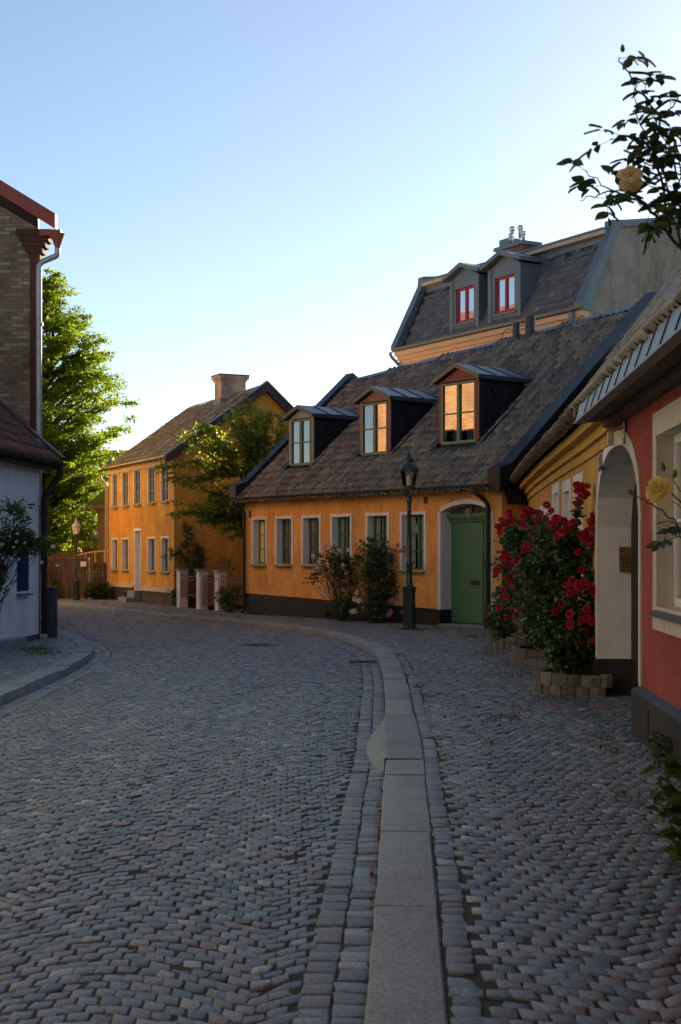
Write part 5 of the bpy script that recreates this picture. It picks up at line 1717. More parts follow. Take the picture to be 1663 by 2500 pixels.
# big sunlit tree beyond the fence
def big_tree(base, H, prof, label, per=62, nl=275, size=.15, seed=5):
    rg = np.random.default_rng(seed)
    t = thing('leafy_tree', label, 'tree', base)
    b = np.array(base)
    mb = MB()
    tp = branch_tube(mb, b, b + np.array([.3, 0, H * .97]), .28, .03, rg, 0, 8, 9)
    cs, rs = [], []
    for i in range(nl):
        z = rg.uniform(.14, .99) * H
        R = np.interp(z, [p[0] for p in prof], [p[1] for p in prof])
        an = rg.uniform(0, 2 * math.pi)
        L = R * rg.uniform(.72, 1.08)
        tip = b + np.array([.3 * z / H + L * math.cos(an), L * math.sin(an), z + rg.normal(0, .12)])
        st = b + np.array([.3 * z / H * .9, 0, max(.8, z - L * rg.uniform(.35, .8))])
        pts = branch_tube(mb, st, tip, .012 + .02 * L, .008, rg, .08, 4, 4)
        for q in np.linspace(.35, 1.0, 2 + int(L / .55)):
            j = min(3, int(q * 4))
            f = q * 4 - j
            c = pts[j] * (1 - f) + pts[j + 1] * f
            cs.append(c + rg.normal(0, .08, 3)); rs.append(rg.uniform(.28, .5) * (.75 + .1 * L))
    mb.build('trunk', M['bark'], t, True)
    P = sprays(cs, rs, per, rg, .38)
    V, F, R = leaves(P, size, rg, .6, .25, .5)
    fast('crown', V, F, M['leaf_tree'], t, R)
    return t
big_tree((-12.6, 60, 0), 13.3, [(1.2, 1.4), (2.5, 2.0), (3.5, 2.6), (4.4, 2.6), (5.1, 2.9), (6, 3.0), (6.8, 3.3), (7.9, 3.5), (9.1, 3.0), (10.3, 2.4), (11.8, 1.8), (12.9, 1.1), (13.6, .3)], 'tall bright green tree rising above the plank fence')

def small_tree(name, label, cat, base, tips, stems, mat, per, rad, size, seed, group=None, flat=.5, droop=.3, trunk_r=.09, stemmat=None):
    """tree or shrub given explicit limb tips; leaves sit along the outer half of the limbs"""
    rg = np.random.default_rng(seed)
    t = thing(name, label, cat, base, group)
    mb = MB()
    cs, rs = [], []
    for (p0, p1, r0) in stems:
        branch_tube(mb, p0, p1, r0, r0 * .55, rg, .02, 7, 6)
    for (p0, p1, r0) in tips:
        pts = branch_tube(mb, p0, p1, r0, .006, rg, .05, 5, 5)
        L = np.linalg.norm(np.array(p1) - np.array(p0))
        for q in np.linspace(.3, 1.0, 2 + int(L / .35)):
            j = min(4, int(q * 5)); f = q * 5 - j
            c = pts[j] * (1 - f) + pts[j + 1] * f
            e = c + rg.normal(0, rad * .7, 3)
            mb.tube([tuple(c), tuple((c + e) / 2 + rg.normal(0, .02, 3)), tuple(e)], [.007, .005, .003], 4, cap=False)
            cs += [c, e]; rs += [rad * .7, rad]
    mb.build('trunk' if cat == 'tree' else 'stems', stemmat or M['bark'], t, True)
    P = sprays(cs, rs, per, rg, flat)
    V, F, R = leaves(P, size, rg, .5, droop, .55)
    fast('crown' if cat == 'tree' else 'foliage', V, F, mat, t, R)
    return t, cs

# garden tree between the two houses
tb_ = np.array([-1.5, 41.6, 0.0])
fork = np.array([-2.35, 41.4, 3.05]); fork2 = np.array([-2.9, 41.3, 3.9]); low_f = np.array([-2.2, 41.4, 2.5])
stems = [(tb_, fork, .12), (fork, fork2, .08), (tb_ + np.array([-.3, 0, 1.2]), low_f, .07)]
tips = []
rg = np.random.default_rng(77)
def P3(px, py, d): return np.array([(px - 831.5) * d / 3472, d, 1.65 + (1350 - py) * d / 3472])
for px, py in ((385, 1140), (420, 1165), (440, 1075), (470, 1060), (500, 1040), (480, 1120), (520, 1050), (560, 1020), (590, 1010), (600, 1040), (450, 1180), (640, 1015), (540, 1090), (505, 1150)):
    tips.append((fork2 if px < 530 else fork, P3(px, py, 41.3 + rg.uniform(-.9, .9)), .035))
for px, py in ((575, 1000), (600, 990), (632, 1000), (660, 1010), (690, 1020), (650, 1040), (680, 1060), (620, 1060), (585, 1060), (640, 1090)):
    tips.append((fork + np.array([.15, 0, -.1]), P3(px, py, 41.6 + rg.uniform(-.9, .9)), .035))
for px, py in ((430, 1255), (470, 1235), (500, 1245), (520, 1275), (545, 1295), (565, 1310), (490, 1270), (560, 1240), (590, 1290), (460, 1250), (535, 1250), (500, 1195), (530, 1205), (560, 1190), (545, 1215), (580, 1205), (515, 1220)):
    tips.append((low_f, P3(px, py, 41.2 + rg.uniform(-.6, .6)), .03))
small_tree('garden_tree', 'spreading garden tree in the gap between the yellow and orange houses', 'tree', tuple(tb_), tips, stems, M['leaf_dark'], 26, .24, .115, 78)
# sapling behind the fence
stems = [((-10.0, 54.2, 0), (-10.25, 54.2, 2.6), .04)]
tips = [((-10.25, 54.2, 1.9 + i * .1), P3(px, py, 54.2 + (i % 3 - 1) * .3), .02) for i, (px, py) in enumerate(((205, 1262), (222, 1270), (235, 1285), (230, 1310), (215, 1300), (195, 1285), (240, 1325), (205, 1320), (225, 1335), (212, 1255)))]
small_tree('sapling', 'small bright sapling behind the plank fence near the turf roofed shed', 'tree', (-10.0, 54.2, 0), tips, stems, M['leaf_tree'], 14, .2, .13, 79)

# ------------------------------------------------------------------ roses
def rose_mesh(seed, R=.065, petals=(4, 5, 6, 7), open_=1.0):
    rg = np.random.default_rng(seed)
    V, F, Rn = [], [], []
    for ring, npet in enumerate(petals):
        fr = (ring + 1) / len(petals)
        for k in range(npet):
            an = 2 * math.pi * (k + .5 * (ring % 2)) / npet + rg.normal(0, .12)
            tilt = (0.15 + 1.15 * fr ** 1.3) * open_ + rg.normal(0, .08)
            ln = R * (.75 + .35 * fr); wd = R * (.55 + .55 * fr)
            b = len(V)
            r0 = .10 * R + .12 * R * ring
            for i in range(4):
                q = i / 3
                el = tilt * (.35 + .75 * q)
                rad = r0 + ln * q * math.sin(el)
                z = ln * q * math.cos(el) - .18 * R * ring
                wq = wd * (math.sin(math.pi * (.12 + .70 * q)))
                for j in range(3):
                    x = (j - 1)
                    ph = an + x * wq / max(rad + .4 * R, 1e-4) * .8
                    cup = (1 - abs(x)) * .05 * R
                    V.append(((rad - cup) * math.cos(ph), (rad - cup) * math.sin(ph), z + rg.normal(0, .02 * R) - (.12 * R * q if x else 0)))
            r = rg.random() * .5 + .5 * (ring / len(petals))
            for i in range(3):
                for j in range(2):
                    o = b + i * 3 + j
                    F.append((o, o + 1, o + 4, o + 3)); Rn.append(r)
    return V, F, Rn

def rose_data(name, mat, seed, R, petals=(4, 5, 6, 7), open_=1.0):
    V, F, Rn = rose_mesh(seed, R, petals, open_)
    o = fast(name, V, F, mat, None, Rn, True)
    me = o.data
    bpy.data.objects.remove(o)
    return me

def put_rose(me, parent, pos, dirn, scale=1.0, name='rose'):
    o = bpy.data.objects.new(name, me)
    COL.objects.link(o)
    o.parent = parent
    o.location = Vector(pos) - ORG[parent]
    d = Vector(dirn).normalized()
    o.rotation_euler = d.to_track_quat('Z', 'Y').to_euler()
    o.scale = (scale,) * 3
    return o

RED = [rose_data('rose', M['petal_red'], 100 + i, .036) for i in range(4)]
PINK = [rose_data('rose', M['petal_pink'], 120 + i, .040) for i in range(2)]
WHITE = [rose_data('rose', M['petal_white'], 130 + i, .044) for i in range(2)]
PALE = [rose_data('rose', M['petal_white'], 150 + i, .024) for i in range(2)]
CREAM = rose_data('rose', M['petal_cream'], 141, .048, (5, 6), 1.3)
YELL = rose_data('rose', M['petal_yellow'], 142, .036, (4, 5, 6, 7, 7), .95)

def rose_bush(label, base, blobs, nstem, per, size, seed, mat=None, roses=(), rmesh=RED, shoots=()):
    """blobs: (centre, radii) ellipsoids the leaves fill unevenly; roses: explicit points + outward"""
    rg = np.random.default_rng(seed)
    t = thing('rose_bush', label, 'rose bush', base)
    mb = MB()
    cs, rs = [], []
    b = np.array(base)
    for c, r, k in blobs:
        c, r = np.array(c), np.array(r)
        for i in range(k):
            p = rg.normal(0, 1, 3); p /= np.linalg.norm(p); p *= rg.random() ** .4
            q = c + p * r
            cs.append(q); rs.append(rg.uniform(.07, .17))
            if i % 4 == 0:
                branch_tube(mb, b + np.array([rg.normal(0, .08), rg.normal(0, .08), 0]), q, .012, .003, rg, .05, 4, 4)
    for path in shoots:
        mb.tube(path, [.008] * (len(path) - 1) + [.003], 4, cap=False)
        for p, q in zip(path, path[1:]):
            for x in np.linspace(0.1, 1, 5):
                cs.append(np.array(p) * (1 - x) + np.array(q) * x); rs.append(.05)
    mb.build('stems', M['stem'], t, True)
    P = sprays(cs, rs, per, rg, .8)
    V, F, R = leaves(P, size, rg, .55, .2, .65, fold=.2)
    fast('foliage', V, F, mat or M['leaf_rose'], t, R)
    for i, (p, d) in enumerate(roses):
        put_rose(rmesh[i % len(rmesh)], t, p, d, rg.uniform(.75, 1.15))
    return t

def px_roses(lst, d, rg, spread=.0):
    out = []
    for px, py in lst:
        dd = d(px) + rg.normal(0, spread)
        p = P3(px, py, dd)
        out.append((p, (-.35 + rg.normal(0, .35), -1, .45 + rg.normal(0, .35))))
    return out
rg = np.random.default_rng(5)
# red roses: pixel list taken from the photograph for where clusters sit on the bush
near0 = [(1345, 1246), (1358, 1262), (1362, 1293), (1350, 1285), (1378, 1270), (1410, 1197), (1418, 1210), (1432, 1205), (1425, 1212), (1445, 1275), (1443, 1290), (1450, 1262), (1420, 1303), (1400, 1430), (1415, 1425), (1430, 1432), (1395, 1418), (1410, 1440), (1449, 1440), (1455, 1446), (1432, 1508), (1440, 1515), (1436, 1500), (1452, 1512), (1447, 1567), (1360, 1310), (1388, 1285), (1413, 1191)]
far0 = [(1228, 1278), (1238, 1271), (1241, 1252), (1220, 1286), (1250, 1268), (1270, 1272), (1285, 1243), (1298, 1247), (1308, 1251), (1292, 1258), (1278, 1262), (1310, 1265), (1288, 1290), (1312, 1280), (1333, 1272), (1326, 1265), (1280, 1330), (1290, 1325), (1302, 1332), (1318, 1310), (1327, 1352), (1338, 1350), (1318, 1358), (1350, 1353), (1233, 1350), (1240, 1362), (1225, 1360), (1264, 1362), (1258, 1372), (1212, 1390), (1218, 1380), (1209, 1405), (1236, 1378), (1285, 1375), (1244, 1420), (1252, 1432), (1240, 1412), (1230, 1440), (1235, 1455), (1218, 1482), (1237, 1506), (1262, 1400), (1330, 1430), (1335, 1440), (1325, 1445), (1322, 1470), (1310, 1472), (1316, 1510), (1322, 1522), (1282, 1530), (1293, 1528), (1278, 1540), (1270, 1385), (1312, 1590), (1342, 1300), (1300, 1300)]
near = near0 + [(x + rg.normal(0, 12), y + rg.normal(0, 11)) for x, y in near0] + [(rg.uniform(1345, 1462), rg.uniform(1270, 1590)) for _ in range(14)]
far_ = far0 + [(x + rg.normal(0, 12), y + rg.normal(0, 10)) for x, y in far0[:26]] + [(rg.uniform(1232, 1345), rg.uniform(1280, 1530)) for _ in range(10)]
rose_bush('tall red rose bush in the nearest stone planter beside the archway', (2.75, 17.1, .22),
          [((2.62, 17.4, 1.55), (.42, .38, .55), 120), ((2.75, 17.2, .85), (.36, .34, .55), 90), ((2.55, 17.6, 1.05), (.4, .35, .5), 70), ((2.85, 17.0, .5), (.28, .26, .3), 50), ((2.65, 17.05, .62), (.25, .22, .3), 40)], 20, 26, .075, 201,
          roses=px_roses(near, lambda px: 16.85, rg, .07),
          shoots=[[(2.75, 17.2, 1.7), (2.85, 17.1, 2.1), (2.90, 17.0, 2.45)], [(2.8, 17.2, 1.4), (3.02, 17.0, 1.8), (3.1, 17.0, 2.0)], [(2.9, 17.1, 1.3), (3.15, 16.9, 1.5)], [(2.9, 17.1, .8), (3.15, 16.9, .95)]])
rose_bush('broad red rose bush leaning over the middle stone planters before the ochre house', (3.0, 21.3, .25),
          [((2.85, 21.3, 1.85), (.38, .6, .38), 110), ((2.95, 21.2, 1.2), (.38, .55, .6), 105), ((2.66, 21.8, 1.55), (.26, .6, .5), 60), ((3.0, 20.6, .7), (.3, .4, .45), 60), ((2.5, 21.8, .75), (.22, .4, .4), 36)], 20, 26, .08, 202,
          roses=px_roses(far_, lambda px: 20.4, rg, .12), rmesh=RED)

pinkp = [(900, 1312), (880, 1320), (905, 1315), (925, 1327), (972, 1330), (985, 1335), (978, 1345), (965, 1343), (988, 1345), (934, 1345), (900, 1360), (922, 1360), (916, 1407), (922, 1425), (890, 1443), (955, 1465), (968, 1462), (910, 1492), (952, 1493), (928, 1465), (983, 1492), (1009, 1372), (950, 1500), (918, 1476)]
whitep = [(792, 1332), (765, 1357), (808, 1350), (815, 1345), (828, 1345), (850, 1342), (782, 1372), (775, 1390), (800, 1398), (836, 1380), (826, 1385), (840, 1390), (778, 1435), (790, 1445), (814, 1432), (838, 1440), (870, 1446), (866, 1462), (876, 1467), (882, 1425), (860, 1492), (868, 1492), (886, 1485), (812, 1402), (846, 1398), (805, 1375), (770, 1391), (898, 1465)]
Q = lambda s, t, z: FL(s, t, z)
def wall_d(px):      # depth of the facade at that column, a little in front
    k = (px - 831.5) / 3472
    s = (k * LO.y - LO.x) / (LU.x - k * LU.y)
    return LO.y + LU.y * s - .72
rose_bush('white rose bush with loose sprays under the fourth window of the orange house', Q(4.85, -.38, 0),
          [(Q(4.6, -.4, 1.45), (.55, .4, .36), 90), (Q(4.95, -.4, 1.1), (.40, .3, .45), 60), (Q(5.05, -.4, .5), (.3, .25, .5), 45), (Q(3.9, -.42, 1.05), (.3, .3, .25), 20)], 14, 11, .07, 211,
          roses=px_roses(whitep, wall_d, rg, .05), rmesh=WHITE)
rose_bush('pink rose bush between the fifth window and the street lamp', Q(6.15, -.38, 0),
          [(Q(6.1, -.42, 1.55), (.5, .35, .42), 110), (Q(6.2, -.4, .95), (.5, .35, .5), 110), (Q(6.2, -.4, .4), (.42, .3, .42), 70)], 14, 14, .075, 212,
          roses=px_roses(pinkp, wall_d, rg, .05), rmesh=PINK)
palep = [(17, 1257), (24, 1309), (5, 1328), (4, 1334), (40, 1322), (43, 1302), (68, 1246), (74, 1250), (60, 1325), (33, 1335), (129, 1334), (102, 1372), (42, 1275), (30, 1290), (45, 1365), (141, 1380), (26, 1430), (90, 1307)]
rose_bush('pale pink climbing rose on the pale blue house wall', (-6.5, 24.4, 0),
          [((-5.62, 24.4, 1.85), (.34, .4, .28), 90), ((-5.98, 24.4, 1.25), (.24, .3, .5), 80), ((-5.3, 24.8, 1.78), (.26, .35, .14), 36), ((-5.6, 24.6, 2.35), (.30, .4, .24), 26)], 14, 26, .055, 221, mat=M['leaf_shrub'],
          roses=px_roses(palep, lambda px: 24.0, rg, .05), rmesh=PALE)

# foreground climbing rose: stems, big leaves and two blooms
def big_leaf(V, F, R, p, d, nrm, L, W, rg):
    d = np.array(d) / np.linalg.norm(d)
    x = np.cross(d, nrm); x /= np.linalg.norm(x) + 1e-9
    nn = np.cross(x, d)
    b = len(V)
    prof = [(0, .02), (.18, .36), (.4, .5), (.62, .44), (.82, .26), (1.0, .02)]
    cur = rg.uniform(-.1, .25)
    for q, wq in prof:
        m = np.array(p) + d * L * q - nn * (L * cur * q * q)
        for sgn in (-1, 0, 1):
            V.append(m + x * sgn * wq * W + nn * (abs(sgn) * W * .18))
    r = rg.random()
    for i in range(len(prof) - 1):
        for j in range(2):
            o = b + i * 3 + j
            F.append((o, o + 1, o + 4, o + 3)); R.append(r)
def fg_rose(label, base, paths, blooms, seed, leafL=.075, every=.045, buds=()):
    rg = np.random.default_rng(seed)
    t = thing('climbing_rose', label, 'climbing rose', base)
    mb = MB(); V, F, R = [], [], []
    for path, r0, leafy in paths:
        P = [np.array(p) for p in path]
        Q_ = []
        for p, q in zip(P, P[1:]):
            for x in np.linspace(0, 1, 5)[:-1]:
                Q_.append(p * (1 - x) + q * x + rg.normal(0, .006, 3))
        Q_.append(P[-1])
        mb.tube([tuple(p) for p in Q_], [r0 * (1 - .6 * i / len(Q_)) for i in range(len(Q_))], 6)
        if not leafy: continue
        seg = np.linalg.norm(np.diff(np.array(Q_), axis=0), axis=1); Lc = np.concatenate([[0], np.cumsum(seg)])
        for s in np.arange(every, Lc[-1], every):
            p = np.array([np.interp(s, Lc, np.array(Q_)[:, k]) for k in range(3)])
            if rg.random() > leafy: continue
            side = rg.normal(0, 1, 3); side[2] = side[2] * .5 - .1; side /= np.linalg.norm(side)
            pet = p + side * .05
            e = pet + side * .06 + np.array([0, 0, -.012])
            mb.tube([tuple(p), tuple(pet), tuple(e)], [.0018, .0015, .001], 4)
            perp = np.cross(side, [0, 0, 1]); perp /= np.linalg.norm(perp) + 1e-9
            nr = np.array([rg.normal(0, .5), -.3 + rg.normal(0, .4), 1])
            for bp, dd in ((e, side), (pet + side * .02, perp), (pet + side * .02, -perp), (pet + side * .05, perp + side * .3), (pet + side * .05, -perp + side * .3)):
                if rg.random() < .12: continue
                L_ = leafL * rg.uniform(.6, 1.1)
                big_leaf(V, F, R, bp, np.array(dd) + rg.normal(0, .2, 3) + np.array([0, 0, -.25]), nr, L_, L_ * .62, rg)
    st = mb.build('stems', M['stem'], t, True)
    if V: fast('foliage', np.array(V), np.array(F), M['leaf_rose'], t, np.array(R), True)
    for me, p, d, s_ in blooms:
        put_rose(me, t, p, d, s_)
    for p, d, s_ in buds:
        q = MB(); q.lathe([(.002, 0), (.009, .006), (.012, .016), (.008, .032), (.001, .042)], k=8)
        o = q.build('bud', M['leaf_lime'], None, True)
        o.parent = t; o.location = Vector(p) - ORG[t]; o.rotation_euler = Vector(d).normalized().to_track_quat('Z', 'Y').to_euler(); o.scale = (s_,) * 3
    return t
D1 = 6.2
pp = lambda x, y, d=D1: P3(x, y, d)
fg_rose('tall climbing rose with cream bloom arching in from the upper right', (1.75, 6.3, 0),
        [([(1.75, 6.3, 0), (1.72, 6.3, 1.5), (1.66, 6.25, 2.6), pp(1690, 640), pp(1600, 530), pp(1545, 470), pp(1500, 420)], .012, .35),
         ([pp(1640, 575), pp(1600, 380), pp(1610, 280), pp(1560, 220), pp(1525, 165), pp(1512, 140)], .006, .95),
         ([pp(1600, 300), pp(1640, 260), pp(1660, 230)], .005, .95), ([pp(1605, 380), pp(1560, 300), pp(1550, 215)], .004, .9),
         ([pp(1580, 500), pp(1530, 480), pp(1480, 460), pp(1430, 415)], .005, .9), ([pp(1500, 465), pp(1450, 480), pp(1415, 490)], .004, .9),
         ([pp(1640, 450), pp(1580, 350), pp(1540, 330), pp(1490, 340)], .005, .95), ([pp(1650, 420), pp(1620, 330), pp(1580, 250)], .005, .95),
         ([pp(1655, 520), pp(1620, 430), pp(1590, 400), pp(1540, 380)], .005, .95), ([pp(1665, 600), pp(1650, 500), pp(1660, 400), pp(1640, 320)], .006, .95),
         ([pp(1640, 560), pp(1600, 510), pp(1560, 500)], .004, .9), ([pp(1660, 480), pp(1610, 460), pp(1570, 450)], .004, .95)],
        [(CREAM, pp(1538, 432, 6.1), (-.25, -1, .1), 1.0)], 301, .075, .05, buds=[(pp(1520, 128), (0, 0, 1), .9), (pp(1585, 310), (-.3, 0, 1), 1)])
fg_rose('low climbing rose spray with yellow bloom before the red wall', (1.80, 6.1, 0),
        [([(1.80, 6.1, 0), (1.82, 6.1, .9), pp(1720, 1380), pp(1663, 1290), pp(1620, 1245), pp(1580, 1225), pp(1552, 1212)], .006, .0),
         ([pp(1690, 1250), pp(1650, 1215), pp(1618, 1190)], .005, .3), ([pp(1690, 1220), pp(1650, 1180), pp(1640, 1160)], .003, .0),
         ([pp(1663, 1290), pp(1640, 1270), pp(1600, 1280)], .004, .85), ([pp(1680, 1320), pp(1650, 1310), pp(1630, 1300)], .004, .8), ([pp(1670, 1240), pp(1640, 1225)], .003, .9)],
        [(YELL, pp(1603, 1192, 6.05), (-.55, -.75, .25), 1.05)], 302, .072, .06, buds=[(pp(1546, 1208), (-.6, 0, .6), 1), (pp(1622, 1150), (-.3, 0, 1), 1), (pp(1645, 1168), (.2, 0, 1), 1)])
# leafy plants at the foot of the red wall
def shrub(name, label, base, blobs, per, size, seed, mat, group=None, stem=True, cat='shrub'):
    rg = np.random.default_rng(seed)
    t = thing(name, label, cat, base, group)
    cs, rs = [], []
    mb = MB(); b = np.array(base)
    for c, r, k in blobs:
        c, r = np.array(c), np.array(r)
        for i in range(k):
            p = rg.normal(0, 1, 3); p /= np.linalg.norm(p); p *= rg.random() ** .45
            q = c + p * r
            cs.append(q); rs.append(rg.uniform(.5, 1.1) * min(r) * .5)
            if i % 3 == 0: branch_tube(mb, b + rg.normal(0, .04, 3) * np.array([1, 1, 0]), q, .008, .003, rg, .05, 4, 3)
    mb.build('stems', M['stem'], t, True)
    P = sprays(cs, rs, per, rg, .8)
    V, F, R = leaves(P, size, rg, .5, .2, .6)
    fast('foliage', V, F, mat, t, R)
    return t
shrub('leafy_plant', 'low leafy plant at the foot of the red wall in the right corner', (1.92, 7.7, 0), [((1.88, 7.7, .30), (.16, .3, .22), 20), ((1.84, 7.3, .12), (.14, .3, .12), 14)], 9, .10, 401, M['leaf_shrub'])
shrub('leafy_plant', 'small upright weed growing beside the dark blue plinth', (2.47, 10.9, 0), [((2.46, 10.9, .18), (.07, .08, .18), 14)], 8, .05, 402, M['leaf_shrub'])
# shrubs by the yellow house and gate
shrub('garden_shrub', 'dark bush hiding the plinth end of the yellow house', (-4.9, 43.9, 0), [((-4.75, 43.8, .35), (.55, .35, .4), 60)], 22, .08, 411, M['leaf_shrub'])
shrub('garden_shrub', 'dark bush growing at the corner of the orange house by the gate', (-3.1, 39.9, 0), [((-3.1, 39.9, .4), (.38, .4, .42), 50)], 22, .08, 412, M['leaf_shrub'])
shrub('garden_shrub', 'tall loose shrub climbing at the yellow house corner behind the gate pillars', (-4.7, 44.1, 0), [((-4.55, 44.0, 1.3), (.42, .35, .65), 70), ((-4.75, 44.0, 2.1), (.22, .25, .5), 24), ((-5.15, 43.9, 1.6), (.4, .25, .25), 14)], 20, .085, 413, M['leaf_shrub'])
shrub('garden_shrub', 'thin airy shrub behind the iron gate', (-3.6, 43.2, 0), [((-3.5, 43.2, 1.2), (.35, .3, .45), 22)], 12, .07, 414, M['leaf_shrub'])
shrub('garden_shrub', 'lime flowered bush at the far downpipe of the yellow house', (-8.6, 50.6, 0), [((-8.55, 50.5, .35), (.5, .35, .38), 50)], 22, .09, 415, M['leaf_shrub'])
shrub('garden_shrub', 'bright lime blossom on stalks above the bush at the far downpipe', (-8.65, 50.4, 0), [((-8.65, 50.4, .95), (.28, .2, .14), 14)], 10, .07, 416, M['leaf_lime'])
shrub('garden_shrub', 'narrow green weed clump between the far lamp and the plank gate', (-9.0, 50.7, 0), [((-9.0, 50.7, .35), (.2, .2, .38), 30)], 16, .08, 417, M['leaf_shrub'])
shrub('garden_shrub', 'straggling climber on the left of the plank fence', (-10.3, 51.2, 0), [((-10.3, 51.2, .45), (.2, .15, .5), 30), ((-10.75, 51.6, .2), (.4, .15, .15), 16), ((-10.6, 51.3, 1.2), (.25, .12, .3), 14)], 12, .07, 418, M['leaf_shrub'])
shrub('garden_shrub', 'small weed growing on the black plinth of the orange house', Q(4.0, -.2, 0), [(Q(4.0, -.2, .16), (.22, .12, .15), 16)], 12, .06, 419, M['leaf_shrub'])
shrub('garden_shrub', 'weed clump left of the yellow house doorstep', FY(4.9, -.2, 0), [(FY(4.9, -.2, .2), (.15, .15, .2), 10)], 12, .06, 420, M['leaf_shrub'])

# ------------------------------------------------------------------ gate pillars, iron gate and railings
GP0, GP1 = Vector((-5.0, 43.6)), Vector((-2.75, 38.95))
gdv = (GP1 - GP0).normalized()
FGt = frame((GP0.x, GP0.y, 0), (gdv.x, gdv.y, 0), (gdv.y, -gdv.x, 0))
gi = [(-5.02, 43.55), (-4.26, 42.0), (-3.62, 40.9)]
labs = ['pale gate pillar against the yellow house corner', 'pale gate pillar left of the iron gate', 'pale gate pillar right of the iron gate carrying red number 18']
FPs = []
for (x, y), lb in zip(gi, labs):
    t = thing('gate_pillar', lb, 'pillar', (x, y, 0), 'gate pillars between the two houses')
    Fp = frame((x, y, 0), (.44, -.9, 0), (-.9, -.44, 0))
    mb = MB()
    for i in range(4):
        mb.box(Fp, 0, .27, 0, .27, .28 * i - .05 * (i == 0), .28 * (i + 1) - .012)
    mb.box(Fp, .010, .260, .010, .260, -.05, 1.11)
    mb.build('shaft', M['pillar'], t)
    mb = MB(); mb.box(Fp, -.045, .315, -.045, .315, 1.11, 1.17); mb.build('cap', M['concrete'], t)
    FPs.append((t, Fp))
t, Fp = FPs[2]
text('1', t, Fp, .135, 1.03, .15, M['redframe'], t=-.006)
text('8', t, Fp, .135, .90, .15, M['redframe'], t=-.006)
def iron(name, label, cat, p0, p1, z0, z1, bars):
    p0, p1 = Vector(p0), Vector(p1)
    d = p1 - p0; l = d.length; d.normalize()
    Fx = frame((p0.x, p0.y, 0), (d.x, d.y, 0), (d.y, -d.x, 0))
    t = thing(name, label, cat, (p0.x, p0.y, 0))
    mb = MB()
    for z in (z0 + .08, z1 - .22, z1 - .12):
        mb.box(Fx, 0, l, -.012, .012, z, z + .03)
    mb.build('rails', M['ironred'], t)
    for i in range(bars):
        s = l * (i + .5) / bars
        q = MB(); q.tube([Fx(s, 0, z0), Fx(s, 0, z1 - .05), Fx(s, 0, z1)], [.011, .011, .002], 5); q.build('bar', M['ironred'], t)
    return t
iron('iron_gate', 'rusty red iron gate between two pale pillars', 'gate', (-4.05, 41.65), (-3.65, 40.95), .08, 1.02, 9)
iron('iron_railing', 'red iron railing between the yellow house pillar and the gate', 'railing', (-4.85, 43.2), (-4.3, 42.05), .3, 1.05, 11)
iron('iron_railing', 'red iron railing between the gate and the orange house', 'railing', (-3.42, 40.55), (-2.65, 38.95), .3, 1.05, 12)

# ------------------------------------------------------------------ planters, post, covers
def planter(label, c, rx, ry, h, seed, rot=0.0):
    t = thing('stone_planter', label, 'planter', (c[0], c[1], 0), 'granite planters along the ochre house')
    rg = np.random.default_rng(seed)
    mb = MB()
    p = lambda an, k: (c[0] - math.sin(an) * (rx + k), c[1] - math.cos(an) * (ry + k))
    for lay in range(2):
        an = rot - .12 * lay
        while an < math.pi + rot:
            w_ = rg.uniform(.17, .34)
            mb.cr = rg.random()
            j = rg.normal(0, .008)
            a0, a1 = an + .008, min(an + w_, math.pi + rot + .1) - .008
            an += w_
            z0, z1 = h * lay / 2 - .02, h * (lay + 1) / 2 - .008 + rg.normal(0, .006)
            am = (a0 + a1) / 2
            P0 = [p(a0, .035 + j), p(am, .05 + j), p(a1, .035 + j), p(a1, -.06), p(am, -.06), p(a0, -.06)]
            P1 = [p(a0 + .012, .025 + j), p(am, .036 + j), p(a1 - .012, .025 + j), p(a1, -.06), p(am, -.06), p(a0, -.06)]
            mb.prism([(*q, z0) for q in P0], [(*q, z1 - .015) for q in P0])
            mb.prism([(*q, z1 - .015) for q in P0], [(*q, z1) for q in P1])
    for i in range(16):     # mortar behind the stones
        a0, a1 = rot + math.pi * i / 16, rot + math.pi * (i + 1) / 16
        mb.cr = .4
        mb.hexa([(*p(a0, .02), -.02), (*p(a1, .02), -.02), (*p(a1, -.05), -.02), (*p(a0, -.05), -.02), (*p(a0, .02), h - .025), (*p(a1, .02), h - .025), (*p(a1, -.05), h - .025), (*p(a0, -.05), h - .025)])
    mb.build('stones', M['planterstone'], t)
    mb = MB(); mb.poly([(c[0] - math.sin(a) * rx, c[1] - math.cos(a) * ry, h - .05) for a in np.linspace(rot, math.pi + rot, 16)]); mb.build('earth', M['soil'], t)
    return t
planter('nearest curved granite planter under the tall red rose bush', (3.05, 17.0), .70, .62, .25, 1)
planter('middle curved granite planter under the broad red rose bush', (3.30, 20.9), .72, .75, .27, 2)
planter('farther granite planter stepping up beside the low house corner', (3.55, 24.6), .95, .8, .34, 3)
planter('farthest granite planter close to the black downpipe', (3.75, 27.4), .75, .7, .42, 4)

